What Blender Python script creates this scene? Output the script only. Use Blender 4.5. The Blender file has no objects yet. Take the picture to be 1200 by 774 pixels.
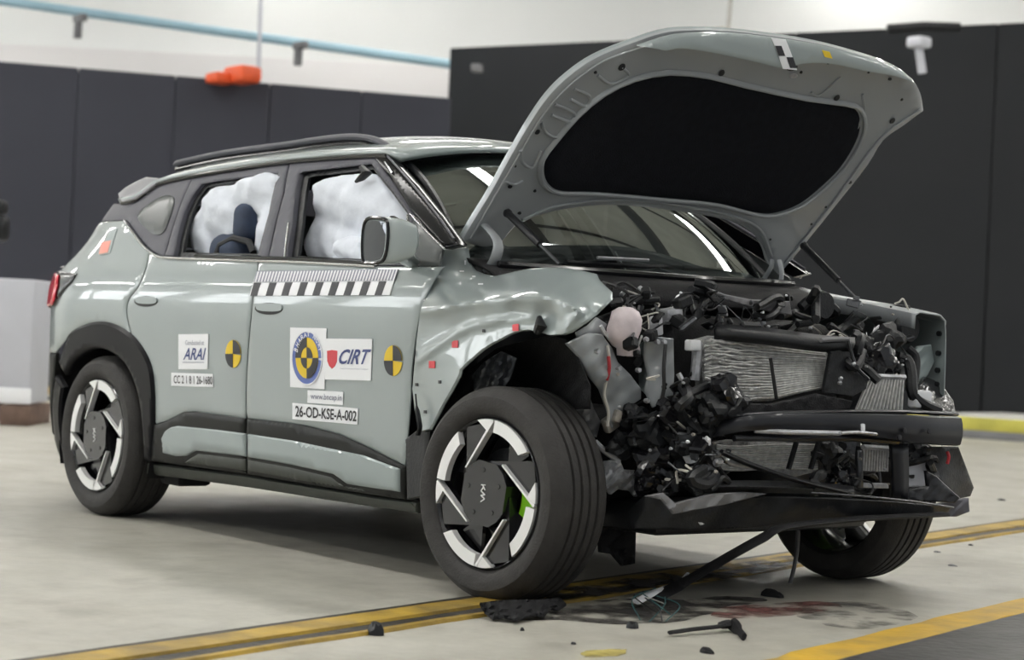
import bpy, bmesh, math, random
import numpy as np
from mathutils import Vector, Matrix, geometry
random.seed(7); rng = np.random.default_rng(7)
scn = bpy.context.scene; COL = scn.collection
PI = math.pi

# ------------------------------------------------------------------ camera
CAM = np.array([5.9723, -4.6422, 0.8109]); YAW, PITCH, ROLL, FPX = 2.4592, 0.0047, 0.0459, 2268.1
FW = np.array([math.cos(PITCH)*math.cos(YAW), math.cos(PITCH)*math.sin(YAW), math.sin(PITCH)])
_r = np.cross(FW, [0, 0, 1]); _r /= np.linalg.norm(_r); _u = np.cross(_r, FW)
RT = _r*math.cos(ROLL)+_u*math.sin(ROLL); UP = -_r*math.sin(ROLL)+_u*math.cos(ROLL)
cd = bpy.data.cameras.new('camera'); co = bpy.data.objects.new('camera', cd); COL.objects.link(co)
m = Matrix.Identity(4)
for i in range(3):
    m[i][0] = RT[i]; m[i][1] = UP[i]; m[i][2] = -FW[i]; m[i][3] = CAM[i]
co.matrix_world = m
cd.sensor_width = 36.0; cd.lens = FPX*36/1200; cd.clip_end = 200
cd.dof.use_dof = True; cd.dof.focus_distance = 6.3; cd.dof.aperture_fstop = 3.2
scn.camera = co

# ------------------------------------------------------------------ world, exposure
w = bpy.data.worlds.new('hall_ambient'); scn.world = w; w.use_nodes = True
bg = w.node_tree.nodes['Background']; bg.inputs[0].default_value = (0.86, 0.90, 0.93, 1); bg.inputs[1].default_value = 0.50
vs = scn.view_settings; vs.view_transform = 'Standard'; vs.look = 'None'; vs.exposure = 0.0; vs.gamma = 1.0; vs.use_curve_mapping = False
LIGHT = 28.5            # emission of the hall's ceiling light panels

# ------------------------------------------------------------------ materials
def mat(name, col, rough=.5, metal=0., coat=0., var=0., scale=8., bump=0., bscale=60., spec=.5, emit=None, col2=None, alpha=None, detail=4):
    m = bpy.data.materials.new(name); m.use_nodes = True
    nt = m.node_tree; b = nt.nodes['Principled BSDF']
    b.inputs['Base Color'].default_value = (*col, 1); b.inputs['Roughness'].default_value = rough
    b.inputs['Metallic'].default_value = metal; b.inputs['Coat Weight'].default_value = coat
    b.inputs['Coat Roughness'].default_value = .04; b.inputs['Specular IOR Level'].default_value = spec
    tc = nt.nodes.new('ShaderNodeTexCoord')
    if var or col2:
        n = nt.nodes.new('ShaderNodeTexNoise'); n.inputs['Scale'].default_value = scale; n.inputs['Detail'].default_value = detail
        nt.links.new(tc.outputs['Object'], n.inputs['Vector'])
        cr = nt.nodes.new('ShaderNodeValToRGB'); e = cr.color_ramp.elements
        e[0].position, e[1].position = .35, .65
        c2 = col2 if col2 else tuple(c*(1-var) for c in col)
        e[0].color = (*c2, 1); e[1].color = (*col, 1)
        nt.links.new(n.outputs['Fac'], cr.inputs['Fac']); nt.links.new(cr.outputs['Color'], b.inputs['Base Color'])
    if bump:
        n2 = nt.nodes.new('ShaderNodeTexNoise'); n2.inputs['Scale'].default_value = bscale; n2.inputs['Detail'].default_value = 3
        nt.links.new(tc.outputs['Object'], n2.inputs['Vector'])
        bp = nt.nodes.new('ShaderNodeBump'); bp.inputs['Strength'].default_value = bump; bp.inputs['Distance'].default_value = .01
        nt.links.new(n2.outputs['Fac'], bp.inputs['Height']); nt.links.new(bp.outputs['Normal'], b.inputs['Normal'])
    if emit:
        b.inputs['Emission Color'].default_value = (*col, 1); b.inputs['Emission Strength'].default_value = emit
    return m
def glass(name, tint, rough=0.02):
    m = bpy.data.materials.new(name); m.use_nodes = True; nt = m.node_tree; nt.nodes.clear()
    o = nt.nodes.new('ShaderNodeOutputMaterial'); tr = nt.nodes.new('ShaderNodeBsdfTransparent'); gl = nt.nodes.new('ShaderNodeBsdfGlossy')
    fr = nt.nodes.new('ShaderNodeFresnel'); mx = nt.nodes.new('ShaderNodeMixShader')
    tr.inputs[0].default_value = (*tint, 1); gl.inputs['Roughness'].default_value = rough; gl.inputs[0].default_value = (.95, 1, .98, 1)
    fr.inputs['IOR'].default_value = 2.7
    nt.links.new(fr.outputs[0], mx.inputs[0]); nt.links.new(tr.outputs[0], mx.inputs[1]); nt.links.new(gl.outputs[0], mx.inputs[2])
    nt.links.new(mx.outputs[0], o.inputs[0]); return m

M = {}
M['paint'] = mat('grey_green_paint', (.262, .302, .304), .38, .10, .9, .04, 3)
M['paint_in'] = mat('grey_primer_paint', (.315, .335, .350), .45, .1, .3, .05, 5)
M['frame_grey'] = mat('satin_grey_frame', (.092, .092, .110), .48, .1, 0, .08, 6, spec=.35)
M['gloss_black'] = mat('gloss_black', (.010, .010, .012), .16, 0, .25, spec=.35)
M['black'] = mat('black_plastic', (.011, .012, .014), .42, 0, 0, .1, 14, .15, 90, spec=.35)
M['black_rough'] = mat('black_textured_plastic', (.012, .012, .0135), .65, 0, 0, .12, 20, .3, 160, spec=.25)
M['clad'] = mat('dark_cladding', (.014, .015, .014), .40, 0, .0, .12, 10, spec=.16)
M['clad_green'] = mat('olive_black_cladding', (.050, .055, .048), .5, 0, .0, .15, 10, spec=.35)
M['arch'] = mat('black_arch_plastic', (.007, .007, .009), .30, 0, 0, .1, 10, spec=.12)
M['pillar_black'] = mat('gloss_black_pillar', (.004, .004, .005), .16, 0, 0, spec=.14)
M['fin'] = mat('cooler_fin', (.60, .60, .59), .55, .2, 0, .3, 60)
M['insert'] = mat('pale_grey_insert', (.29, .345, .35), .36, .1, .8, .05, 5)
M['rubber'] = mat('tyre_rubber', (.030, .028, .027), .72, 0, 0, .3, 25, .25, 120)
M['rim_black'] = mat('rim_black', (.012, .012, .014), .25, .2, .4)
M['rim_silver'] = mat('machined_silver', (.74, .74, .74), .35, .35)
M['spoiler'] = mat('satin_spoiler_grey', (.20, .20, .22), .4, .1, .2)
M['chrome'] = mat('chrome', (.75, .75, .77), .12, 1.)
M['alu'] = mat('cast_aluminium', (.50, .51, .54), .42, .5, 0, .3, 30, .3, 80)
M['alu_dark'] = mat('dark_metal', (.10, .105, .115), .36, .7, 0, .4, 18, .3, 60)
M['radiator'] = mat('radiator_fin_metal', (.40, .40, .40), .5, .3, 0, .5, 45, .5, 200)
M['steel_black'] = mat('black_painted_steel', (.017, .018, .023), .34, .2, .15, .15, 12, spec=.4)
M['airbag'] = mat('airbag_fabric', (.74, .78, .86), .8, 0, 0, .06, 6, .35, 22)
M['seat'] = mat('dark_seat_fabric', (.016, .018, .024), .8, 0, 0, .3, 30)
M['navy'] = mat('navy_seat_fabric', (.018, .034, .075), .7, 0, 0, .3, 20)
M['interior'] = mat('dark_interior', (.020, .021, .023), .7)
M['pad'] = mat('hood_insulation_felt', (.0075, .0085, .0125), .92, 0, 0, .3, 40, .5, 220, spec=.2)
M['white'] = mat('sticker_white', (.80, .81, .84), .5)
M['ink'] = mat('ink_black', (.015, .015, .02), .5)
M['ink_grey'] = mat('ink_grey', (.25, .26, .33), .5)
M['ink_blue'] = mat('ink_navy', (.035, .055, .19), .5)
M['ring_blue'] = mat('emblem_blue', (.10, .15, .42), .5)
M['yellow'] = mat('marker_yellow', (.72, .50, .012), .5)
M['red'] = mat('marker_red', (.60, .045, .06), .5)
M['pinkred'] = mat('sticker_red', (.75, .28, .22), .5)
M['orange'] = mat('orange_plastic', (.75, .10, .025), .5, 0, 0, .2, 4)
M['lamp_red'] = mat('tail_lamp_red', (.55, .012, .03), .15, 0, .8)
M['lime'] = mat('lime_caliper', (.24, .62, .015), .4)
M['bottle'] = mat('reservoir_plastic', (.72, .63, .66), .45, 0, 0, .25, 14, .2, 40)
M['wire_red'] = mat('wire_red', (.45, .03, .04), .5)
M['wire_teal'] = mat('wire_teal', (.025, .085, .09), .5)
M['wire_pale'] = mat('wire_pale', (.52, .50, .46), .5)
M['wire_black'] = mat('wire_black', (.012, .012, .014), .5)
M['beige'] = mat('dusty_metal', (.42, .39, .35), .6, .2, 0, .4, 40)
M['pale'] = mat('pale_plastic', (.66, .67, .70), .4)
M['glass'] = glass('windshield_glass', (.50, .56, .53))
M['glass_dark'] = mat('privacy_glass', (.080, .088, .088), .25, 0, 0, spec=.35)
M['mirror'] = mat('mirror_glass', (.11, .115, .125), .04, 1.)
M['wall_white'] = mat('white_painted_wall', (.86, .87, .86), .8, 0, 0, .03, .6)
M['wall_pink'] = mat('pale_panel', (.78, .76, .76), .8, 0, 0, .05, .5)
M['wall_black_lit'] = mat('black_partition_lit', (.046, .048, .062), .8, 0, 0, .10, .8, spec=.25)  # lighter copy of the black partition: stronger light put into the colour
M['wall_black'] = mat('black_partition', (.0155, .017, .0195), .75, 0, 0, .12, .8, spec=.25)
M['pipe_blue'] = mat('pale_blue_pipe', (.34, .52, .62), .5, 0, 0, .1, 3)
M['cab'] = mat('pale_grey_cabinet', (.52, .53, .58), .5, 0, 0, .08, 2)
M['wood'] = mat('brown_wood', (.16, .10, .075), .7, 0, 0, .4, 10)
M['grey'] = mat('mid_grey', (.18, .18, .19), .6, 0, 0, .2, 4)
M['roof_sheet'] = mat('roof_sheet', (.78, .80, .77), .8, 0, 0, .12, 1.5)
M['roof_beam'] = mat('roof_beam', (.06, .06, .06), .6)
M['panel_light'] = mat('light_panel', (1., .98, .94), .5, emit=LIGHT)
M['daylight'] = mat('daylight_pane', (.95, .98, 1.), .4, emit=5.5)
M['kerb'] = mat('kerb_concrete', (.62, .62, .58), .8, 0, 0, .2, 3)
M['kerb_yellow'] = mat('kerb_yellow', (.60, .55, .10), .7, 0, 0, .3, 3)

def floor_material():
    m = bpy.data.materials.new('worn_concrete'); m.use_nodes = True; nt = m.node_tree; L = nt.links.new
    b = nt.nodes['Principled BSDF']; tc = nt.nodes.new('ShaderNodeTexCoord')
    def noise(s, d=6, r=.55):
        n = nt.nodes.new('ShaderNodeTexNoise'); n.inputs['Scale'].default_value = s; n.inputs['Detail'].default_value = d
        n.inputs['Roughness'].default_value = r; L(tc.outputs['Object'], n.inputs['Vector']); return n
    def ramp(src, p0, p1, c0, c1):
        r = nt.nodes.new('ShaderNodeValToRGB'); e = r.color_ramp.elements; e[0].position, e[1].position = p0, p1
        e[0].color = (*c0, 1); e[1].color = (*c1, 1); L(src, r.inputs['Fac']); return r.outputs['Color']
    def mix(kind, f, a, bb):
        x = nt.nodes.new('ShaderNodeMix'); x.data_type = 'RGBA'; x.blend_type = kind
        if isinstance(f, float): x.inputs[0].default_value = f
        else: L(f, x.inputs[0])
        L(a, x.inputs[6]); L(bb, x.inputs[7]); return x.outputs[2]
    base = ramp(noise(.7).outputs['Fac'], .3, .7, (.40, .385, .335), (.50, .485, .43))
    fine = ramp(noise(9, 8, .7).outputs['Fac'], .35, .6, (.78, .78, .78), (1, 1, 1))
    c = mix('MULTIPLY', .7, base, fine)
    smear = ramp(noise(2.2, 5, .6).outputs['Fac'], .28, .46, (.58, .56, .54), (1, 1, 1))
    c = mix('MULTIPLY', .6, c, smear)
    L(c, b.inputs['Base Color'])
    rr = ramp(noise(3).outputs['Fac'], .3, .7, (.30, .30, .30), (.5, .5, .5)); L(rr, b.inputs['Roughness'])
    bp = nt.nodes.new('ShaderNodeBump'); bp.inputs['Strength'].default_value = .15; bp.inputs['Distance'].default_value = .004
    L(noise(40, 6).outputs['Fac'], bp.inputs['Height']); L(bp.outputs['Normal'], b.inputs['Normal'])
    return m
M['floor'] = floor_material()
M['rail_yellow'] = mat('worn_yellow_paint', (.46, .30, .030), .5, 0, 0, 0, 5, .4, 40, col2=(.21, .14, .03), detail=8)
M['line_yellow'] = mat('yellow_line_paint', (.62, .38, .025), .55, 0, 0, 0, 6, .3, 40, col2=(.40, .26, .05), detail=8)
M['rail_steel'] = mat('dark_rail_steel', (.055, .048, .038), .5, .4, 0, .5, 9, .4, 50)
M['plate_steel'] = mat('dark_floor_plate', (.085, .082, .080), .45, .3, 0, .5, 5, .4, 30)
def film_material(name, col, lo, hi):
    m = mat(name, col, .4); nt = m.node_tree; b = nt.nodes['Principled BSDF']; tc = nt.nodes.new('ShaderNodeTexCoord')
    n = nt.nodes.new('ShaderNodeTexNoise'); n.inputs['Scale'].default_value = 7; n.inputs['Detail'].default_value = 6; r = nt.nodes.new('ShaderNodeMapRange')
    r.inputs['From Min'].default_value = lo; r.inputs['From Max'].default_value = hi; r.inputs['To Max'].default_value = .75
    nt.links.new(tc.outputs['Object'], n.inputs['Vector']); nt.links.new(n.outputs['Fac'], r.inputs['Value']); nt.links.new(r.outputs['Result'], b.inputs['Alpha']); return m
M['stain_dark_shade'] = film_material('oil_stain_shade', (.055, .05, .048), .38, .62)  # oil and grime, with the wreck's shadow also put into this colour
M['stain_faint'] = film_material('faint_stain', (.16, .15, .14), .46, .80)
M['stain_yellow'] = film_material('yellow_smear', (.62, .52, .16), .40, .66)
M['stain_red'] = film_material('coolant_stain', (.26, .10, .09), .40, .66)

# ------------------------------------------------------------------ mesh helpers
def link(name, me, parent=None, m=None):
    o = bpy.data.objects.new(name, me); COL.objects.link(o)
    if m is not None and me is not None: me.materials.clear(); me.materials.append(m)
    if parent is not None: o.parent = parent
    return o
def tag(o, label=None, cat=None, group=None, kind=None):
    if label: o['label'] = label
    if cat: o['category'] = cat
    if group: o['group'] = group
    if kind: o['kind'] = kind
    return o
def empty(name, loc=(0, 0, 0)):
    o = bpy.data.objects.new(name, None); COL.objects.link(o); o.location = loc; o.empty_display_size = .1; return o
class MB:
    def __init__(s): s.v = []; s.f = []
    def add(s, v, f):
        n = len(s.v); s.v += [tuple(map(float, p)) for p in v]; s.f += [tuple(i+n for i in q) for q in f]; return s
    def box(s, c, size, bev=0., rot=None, seg=2):
        bm = bmesh.new(); bmesh.ops.create_cube(bm, size=1)
        for v in bm.verts: v.co = Vector((v.co.x*size[0], v.co.y*size[1], v.co.z*size[2]))
        if bev > 0: bmesh.ops.bevel(bm, geom=bm.edges[:], offset=min(bev, .49*min(size)), segments=seg, profile=.5, affect='EDGES')
        R = rot if rot is not None else Matrix.Identity(3)
        bm.verts.index_update()
        s.add([R @ v.co + Vector(c) for v in bm.verts], [[v.index for v in f.verts] for f in bm.faces]); bm.free(); return s
    def tube(s, pts, r, seg=8, closed=False, flat=1., up=(0, 0, 1), cap=True):
        pts = [Vector(p) for p in pts]; n = len(pts); rs = r if hasattr(r, '__len__') else [r]*n
        vs = []; fs = []; prev = None
        for i, p in enumerate(pts):
            a = pts[(i-1) % n] if (closed or i > 0) else p; b = pts[(i+1) % n] if (closed or i < n-1) else p
            t = (b-a).normalized()
            if prev is None:
                x = t.cross(Vector(up))
                if x.length < 1e-3: x = t.cross(Vector((1, 0, 0)))
            else: x = prev - t*prev.dot(t)
            x.normalize(); y = t.cross(x); prev = x
            for k in range(seg):
                an = 2*PI*k/seg
                vs.append(p + x*math.cos(an)*rs[i] + y*math.sin(an)*rs[i]*flat)
        m = n if closed else n-1
        for i in range(m):
            j = (i+1) % n
            for k in range(seg):
                l = (k+1) % seg; fs.append((i*seg+k, i*seg+l, j*seg+l, j*seg+k))
        if not closed and cap: fs.append(tuple(range(seg))[::-1]); fs.append(tuple((n-1)*seg+k for k in range(seg)))
        return s.add(vs, fs)
    def lathe(s, prof, seg=48, origin=(0, 0, 0), axis='Y', closed=False):
        # prof: (radius, along-axis)
        vs = []; fs = []; n = len(prof); o = Vector(origin)
        for k in range(seg):
            a = 2*PI*k/seg
            for (r, h) in prof:
                p = {'Y': (r*math.cos(a), h, r*math.sin(a)), 'Z': (r*math.cos(a), r*math.sin(a), h), 'X': (h, r*math.cos(a), r*math.sin(a))}[axis]
                vs.append(o+Vector(p))
        for k in range(seg):
            l = (k+1) % seg
            for i in range(n if closed else n-1):
                j = (i+1) % n; fs.append((k*n+i, l*n+i, l*n+j, k*n+j))
        return s.add(vs, fs)
    def prism(s, poly, f, d0, d1):
        # poly: 2-D outline, f(u, v, d) -> 3-D; faces at d0 and d1
        n = len(poly); vs = [f(u, v, d0) for u, v in poly]+[f(u, v, d1) for u, v in poly]
        return s.add(vs, [tuple(range(n)), tuple(range(n, 2*n))[::-1]]+[(i, i+n, (i+1) % n+n, (i+1) % n) for i in range(n)])
    def build(s, name, m, parent=None, ang=40, fix=True):
        me = bpy.data.meshes.new(name); me.from_pydata(s.v, [], s.f); me.validate()
        if fix:
            bm = bmesh.new(); bm.from_mesh(me); bmesh.ops.recalc_face_normals(bm, faces=bm.faces); bm.to_mesh(me); bm.free()
        finish(me, ang); return link(name, me, parent, m)
def finish(me, ang=40):
    me.polygons.foreach_set('use_smooth', [True]*len(me.polygons)); me.set_sharp_from_angle(angle=math.radians(ang)); me.update()
def spl(xs, ys):
    xs = np.array(xs, float); ys = np.array(ys, float); h = np.diff(xs); d = np.diff(ys)/h; mm = np.zeros(len(xs))
    for i in range(1, len(xs)-1):
        if d[i-1]*d[i] > 0:
            w1 = 2*h[i]+h[i-1]; w2 = h[i]+2*h[i-1]; mm[i] = (w1+w2)/(w1/d[i-1]+w2/d[i])
    mm[0] = d[0]; mm[-1] = d[-1]
    def f(x):
        x = np.clip(np.asarray(x, float), xs[0], xs[-1]); i = np.clip(np.searchsorted(xs, x)-1, 0, len(h)-1); t = (x-xs[i])/h[i]
        return ((1+2*t)*(1-t)**2*ys[i]+t*(1-t)**2*h[i]*mm[i]+t*t*(3-2*t)*ys[i+1]+t*t*(t-1)*h[i]*mm[i+1])
    return f
def curve(pts, n=6, closed=False):
    # Catmull-Rom through the points
    P = [np.array(p, float) for p in pts]; N = len(P); out = []
    for i in range(N if closed else N-1):
        a = P[i-1] if (closed or i > 0) else 2*P[0]-P[1]; b = P[i]; c = P[(i+1) % N]
        d = P[(i+2) % N] if (closed or i+2 < N) else 2*P[-1]-P[-2]
        for k in range(n):
            t = k/n; out.append(.5*((2*b)+(c-a)*t+(2*a-5*b+4*c-d)*t*t+(3*b-a-3*c+d)*t**3))
    if not closed: out.append(P[-1])
    return [tuple(q) for q in out]
def dens(poly, step):
    out = []
    for i in range(len(poly)):
        a = np.array(poly[i], float); b = np.array(poly[(i+1) % len(poly)], float); k = max(1, int(np.ceil(np.linalg.norm(b-a)/step)))
        for j in range(k): out.append(a+(b-a)*j/k)
    return np.array(out)
def inside(P, poly):
    x, y = P[:, 0], P[:, 1]; r = np.zeros(len(P), bool); n = len(poly)
    for i in range(n):
        x1, y1 = poly[i]; x2, y2 = poly[i-1]
        c = (y1 > y) != (y2 > y)
        with np.errstate(divide='ignore', invalid='ignore'):
            r ^= c & (x < (x2-x1)*(y-y1)/(y2-y1+1e-30)+x1)
    return r
def area(p):
    p = np.array(p); return .5*np.sum(p[:, 0]*np.roll(p[:, 1], -1)-np.roll(p[:, 0], -1)*p[:, 1])
def cdt_fill(poly, holes, step, edge):
    """dense triangulation of a 2-D outline; returns pts, tris, flag (1 on the outline)"""
    V = []; E = []; fl = []; loops = []
    for q in [poly]+list(holes):
        q = dens(q, step); s = len(V); n = len(q); loops.append(q)
        V += list(q); fl += [1]*n; E += [(s+i, s+(i+1) % n) for i in range(n)]
    rings = []
    if edge > 0:
        for li, q in enumerate(loops):
            t = np.roll(q, -1, 0)-np.roll(q, 1, 0); t /= np.linalg.norm(t, axis=1)[:, None]+1e-9
            nrm = np.stack([-t[:, 1], t[:, 0]], 1)*(1 if area(q) > 0 else -1)*(1 if li == 0 else -1)
            rings.append(q+nrm*edge)
    allb = np.concatenate(loops)
    def clear(P, dist):
        ok = inside(P, loops[0])
        for h in loops[1:]: ok &= ~inside(P, h)
        P = P[ok]
        if not len(P): return P
        dd = np.concatenate([np.sqrt(((P[i:i+400, None]-allb[None])**2).sum(2)).min(1) for i in range(0, len(P), 400)])
        return P[dd > dist]
    if rings:
        R = clear(np.concatenate(rings), edge*.8); V += list(R); fl += [0]*len(R)
    lo, hi = loops[0].min(0), loops[0].max(0)
    gx, gy = np.meshgrid(np.arange(lo[0]+step*.5, hi[0], step), np.arange(lo[1]+step*.5, hi[1], step))
    G = clear(np.stack([gx.ravel(), gy.ravel()], 1), max(step*.45, edge*1.7)); V += list(G); fl += [0]*len(G)
    o = geometry.delaunay_2d_cdt([Vector((float(a[0]), float(a[1]))) for a in V], E, [], 0, 1e-6)
    P = np.array([tuple(a) for a in o[0]]); F = np.array([tuple(t) for t in o[2]])
    flag = np.array([max([fl[k] for k in src] or [0]) for src in o[3]])
    c = P[F].mean(1); ok = inside(c, loops[0])
    for h in loops[1:]: ok &= ~inside(c, h)
    return P, F[ok], flag
def sheet(name, poly, to3, mt, parent=None, holes=(), step=.04, thick=.004, edge=.006, roll=.004, out=(0, -1, 0), ang=45):
    """panel: outline filled, laid on a surface by to3(points, depth), given thickness and a rolled edge"""
    P, F, fl = cdt_fill(poly, holes, step, edge)
    A = to3(P, fl*roll); n = len(P)
    B = to3(P, fl*0+roll+thick)
    nrm = np.cross(A[F[:, 1]]-A[F[:, 0]], A[F[:, 2]]-A[F[:, 0]]).sum(0)
    if np.dot(nrm, out) < 0: F = F[:, ::-1]
    es = {}
    for t in F:
        for k in range(3): es[(t[k], t[(k+1) % 3])] = 1
    sides = [(b, a, a+n, b+n) for (a, b) in es if (b, a) not in es]
    fs = [tuple(map(int, t)) for t in F]+[tuple(int(i)+n for i in t[::-1]) for t in F]+[tuple(map(int, q)) for q in sides]
    me = bpy.data.meshes.new(name); me.from_pydata([tuple(map(float, p)) for p in np.concatenate([A, B])], [], fs)
    used = set(F.ravel().tolist())
    if len(used) < n:
        bm = bmesh.new(); bm.from_mesh(me); bmesh.ops.delete(bm, geom=[v for v in bm.verts if not v.link_faces], context='VERTS'); bm.to_mesh(me); bm.free()
    finish(me, ang); return link(name, me, parent, mt)

# ------------------------------------------------------------------ measuring: photograph point -> ray
def rays(px, py):
    px = np.atleast_1d(np.asarray(px, float)); py = np.atleast_1d(np.asarray(py, float))
    return FW[None]+RT[None]*((px-600)/FPX)[:, None]-UP[None]*((py-387)/FPX)[:, None]
def on(axis, px, py, val):
    d = rays(px, py); t = (np.asarray(val, float)-CAM[axis])/d[:, axis]; return CAM[None]+d*t[:, None]
def PX(px, py, X): return on(0, px, py, X)[0]
def PY(px, py, Y): return on(1, px, py, Y)[0]
def PZ(px, py, Z=0.): return on(2, px, py, Z)[0]
def PD(px, py, D): return CAM+rays(px, py)[0]*D
def hit(F, px, py, t0=3.5, t1=11., n=220):
    d = rays(px, py); ts = np.linspace(t0, t1, n); lo = np.full(len(d), t0); hi = np.full(len(d), np.nan); prev = None
    best = np.full(len(d), t0); bv = np.full(len(d), 1e9)
    for t in ts:
        v = F(CAM[None]+d*t)
        upd = np.abs(v) < bv; best[upd] = t; bv[upd] = np.abs(v)[upd]
        if prev is not None:
            ch = np.isnan(hi) & (prev < 0) & (v >= 0); hi[ch] = t; lo[ch] = tp
        prev = v; tp = t
    bad = np.isnan(hi); lo[bad] = best[bad]; hi[bad] = best[bad]
    for _ in range(30):
        mid = (lo+hi)/2; v = F(CAM[None]+d*mid[:, None]); neg = v < 0
        lo = np.where(neg, mid, lo); hi = np.where(neg, hi, mid)
    return CAM[None]+d*((lo+hi)/2)[:, None]

# ------------------------------------------------------------------ the car's body surface
def cspl(xs, ys):
    xs = np.array(xs, float); ys = np.array(ys, float); h = np.diff(xs); n = len(xs); A_ = np.eye(n); b_ = np.zeros(n)
    for i in range(1, n-1):
        A_[i, i-1] = h[i-1]; A_[i, i] = 2*(h[i-1]+h[i]); A_[i, i+1] = h[i]; b_[i] = 6*((ys[i+1]-ys[i])/h[i]-(ys[i]-ys[i-1])/h[i-1])
    mm = np.linalg.solve(A_, b_)
    def f(x):
        x = np.clip(np.asarray(x, float), xs[0], xs[-1]); i = np.clip(np.searchsorted(xs, x)-1, 0, n-2); a = xs[i+1]-x; c = x-xs[i]; H = h[i]
        return (mm[i]*a**3+mm[i+1]*c**3)/(6*H)+(ys[i]/H-mm[i]*H/6)*a+(ys[i+1]/H-mm[i+1]*H/6)*c
    return f
_W = cspl([.10, .20, .30, .42, .56, .70, .80, .88, .93, .97, 1.02, 1.07, 1.13, 1.22, 1.32, 1.41, 1.47, 1.52, 1.6],
          [.775, .838, .868, .886, .896, .903, .906, .906, .902, .893, .876, .857, .833, .796, .750, .700, .655, .60, .46])
_D = spl([-2.19, -2.17, -2.12, -2.06, -1.98, -1.9, -1.8, -1.6, -1.4, 1.3, 1.4, 1.6, 1.8, 1.95, 2.1],
         [.88, .50, .255, .155, .09, .05, .025, .005, 0, 0, .005, .03, .07, .13, .25])
_SH = spl([.2, .95, 1.0, 1.05, 1.10, 1.17, 1.25, 1.35, 1.5], [0, 0, 0, .05, .11, .17, .20, .24, .28])
def Wd(x, z):
    x = np.asarray(x, float); z = np.asarray(z, float)
    xs = np.where(x < -1.0, x-_SH(z)*np.clip((-1.0-x)/.8, 0, 1), x)
    t = np.clip((-.9-x)/1.1, 0, 1.2)*np.clip((z-1.06)/.3, 0, 1)
    return np.maximum(_W(z)-_D(np.maximum(xs, -2.19))-.03*t*t, 0.02)
def S(px, py, off=0.): return hit(lambda p: p[:, 1]+Wd(p[:, 0], p[:, 2])+off, px, py)
def XZ(pts, off=0.):
    a = np.array(pts, float); q = S(a[:, 0], a[:, 1], off); return q[:, [0, 2]]
def side3(sg=-1, off=0.):
    return lambda P, d: np.stack([P[:, 0], sg*(Wd(P[:, 0], P[:, 1])+off-d), P[:, 1]], 1)

car = tag(empty('car'), 'crashed grey-green SUV with its hood open and front end torn off', 'car')
def both(name, poly, mt, off=0., sides=(-1, 1), **k):
    r = []
    for s in sides: r.append(sheet(name, poly, side3(s, off), mt, car, out=(0, s, 0), **k))
    return r

# ================================================================== THE HALL
fl = MB()
fl.add([(-40, -14, 0), (14, -14, 0), (14, 40, 0), (-40, 40, 0)], [(0, 1, 2, 3)])
fo = fl.build('floor', M['floor'], fix=False); tag(fo, kind='structure')
def ground(px, D, z=0.):
    p = PD(px, 387, D); return np.array([p[0], p[1], z])
def wall_run(name, a, b, h, mt, npan, thick=.08, gap=.007, z0=0., label=None):
    """a wall of separate sheets standing side by side with open joints, backed by a frame"""
    a = np.array(a[:2]); b = np.array(b[:2]); L = np.linalg.norm(b-a); t = (b-a)/L; n = np.array([-t[1], t[0]])
    if np.dot(n, CAM[:2]-a) < 0: n = -n
    ang = math.atan2(t[1], t[0]); R = Matrix.Rotation(ang, 3, 'Z'); c = (a+b)/2
    q = MB().box((*(c-n*thick*.8), z0+h/2-.02), (L, thick, h-.04), 0, R).build(name, mt); tag(q, kind='structure')
    pw = L/npan; me = None
    for i in range(npan):
        pc = a+t*pw*(i+.5)
        if me is None:
            o = MB().box((0, 0, 0), (pw-gap, thick*.6, h), .012, None, 1).build('panel', mt, q); me = o.data
        else: o = link('panel', me, q)
        o.location = (*pc, z0+h/2); o.rotation_euler = (0, 0, ang)
    return q
wl = wall_run('wall_left', ground(-160, 22.0)+(ground(-160, 22.0)-ground(516, 23.9)), ground(516, 23.9), 3.75, M['wall_black_lit'], 12)
wr = wall_run('wall_right', ground(513, 26.6), ground(1420, 21.4), 4.77, M['wall_black'], 4)
A = ground(-700, 28.0); B = ground(2100, 29.5); wt = (A-B)/np.linalg.norm(A-B); A2 = A+wt*18
wb = wall_run('wall_back', A2, B, 9.0, M['wall_white'], 1, .2)
def band(name, z0, z1, mt, a, b):
    c = (a+b)/2; L = np.linalg.norm(b-a); R = Matrix.Rotation(math.atan2(b[1]-a[1], b[0]-a[0]), 3, 'Z')
    return MB().box((c[0], c[1], (z0+z1)/2), (L, .06, z1-z0), .01, R).build(name, mt)
wn = np.array([-wt[1], wt[0], 0]); wn = wn if np.dot(wn, CAM-A) > 0 else -wn
tag(band('trim_1', 3.0, 4.75, M['wall_pink'], A+wn*.35-wt*2, B+wn*.35), kind='structure')
# the hall's side wall with its row of daylight windows: out of the picture, mirrored in the car's flank
ws_ = wall_run('wall_side', np.array([-40., -13.9, 0]), np.array([0., -13.9, 0]), 8.0, M['wall_white'], 1, .2)
for k in range(6):
    cx = -31.0+4.6*k
    wf0 = MB().box((cx, -13.74, 4.5), (3.6, .10, 3.0), .02).build('window_%d' % (k+1), M['white']); tag(wf0, kind='structure')
    for i_ in (-1, 1):
        for j_ in (-1, 1): MB().box((cx+i_*.85, -13.69, 4.5+j_*.70), (1.6, .03, 1.3), .005).build('pane', M['daylight'], wf0)

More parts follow.
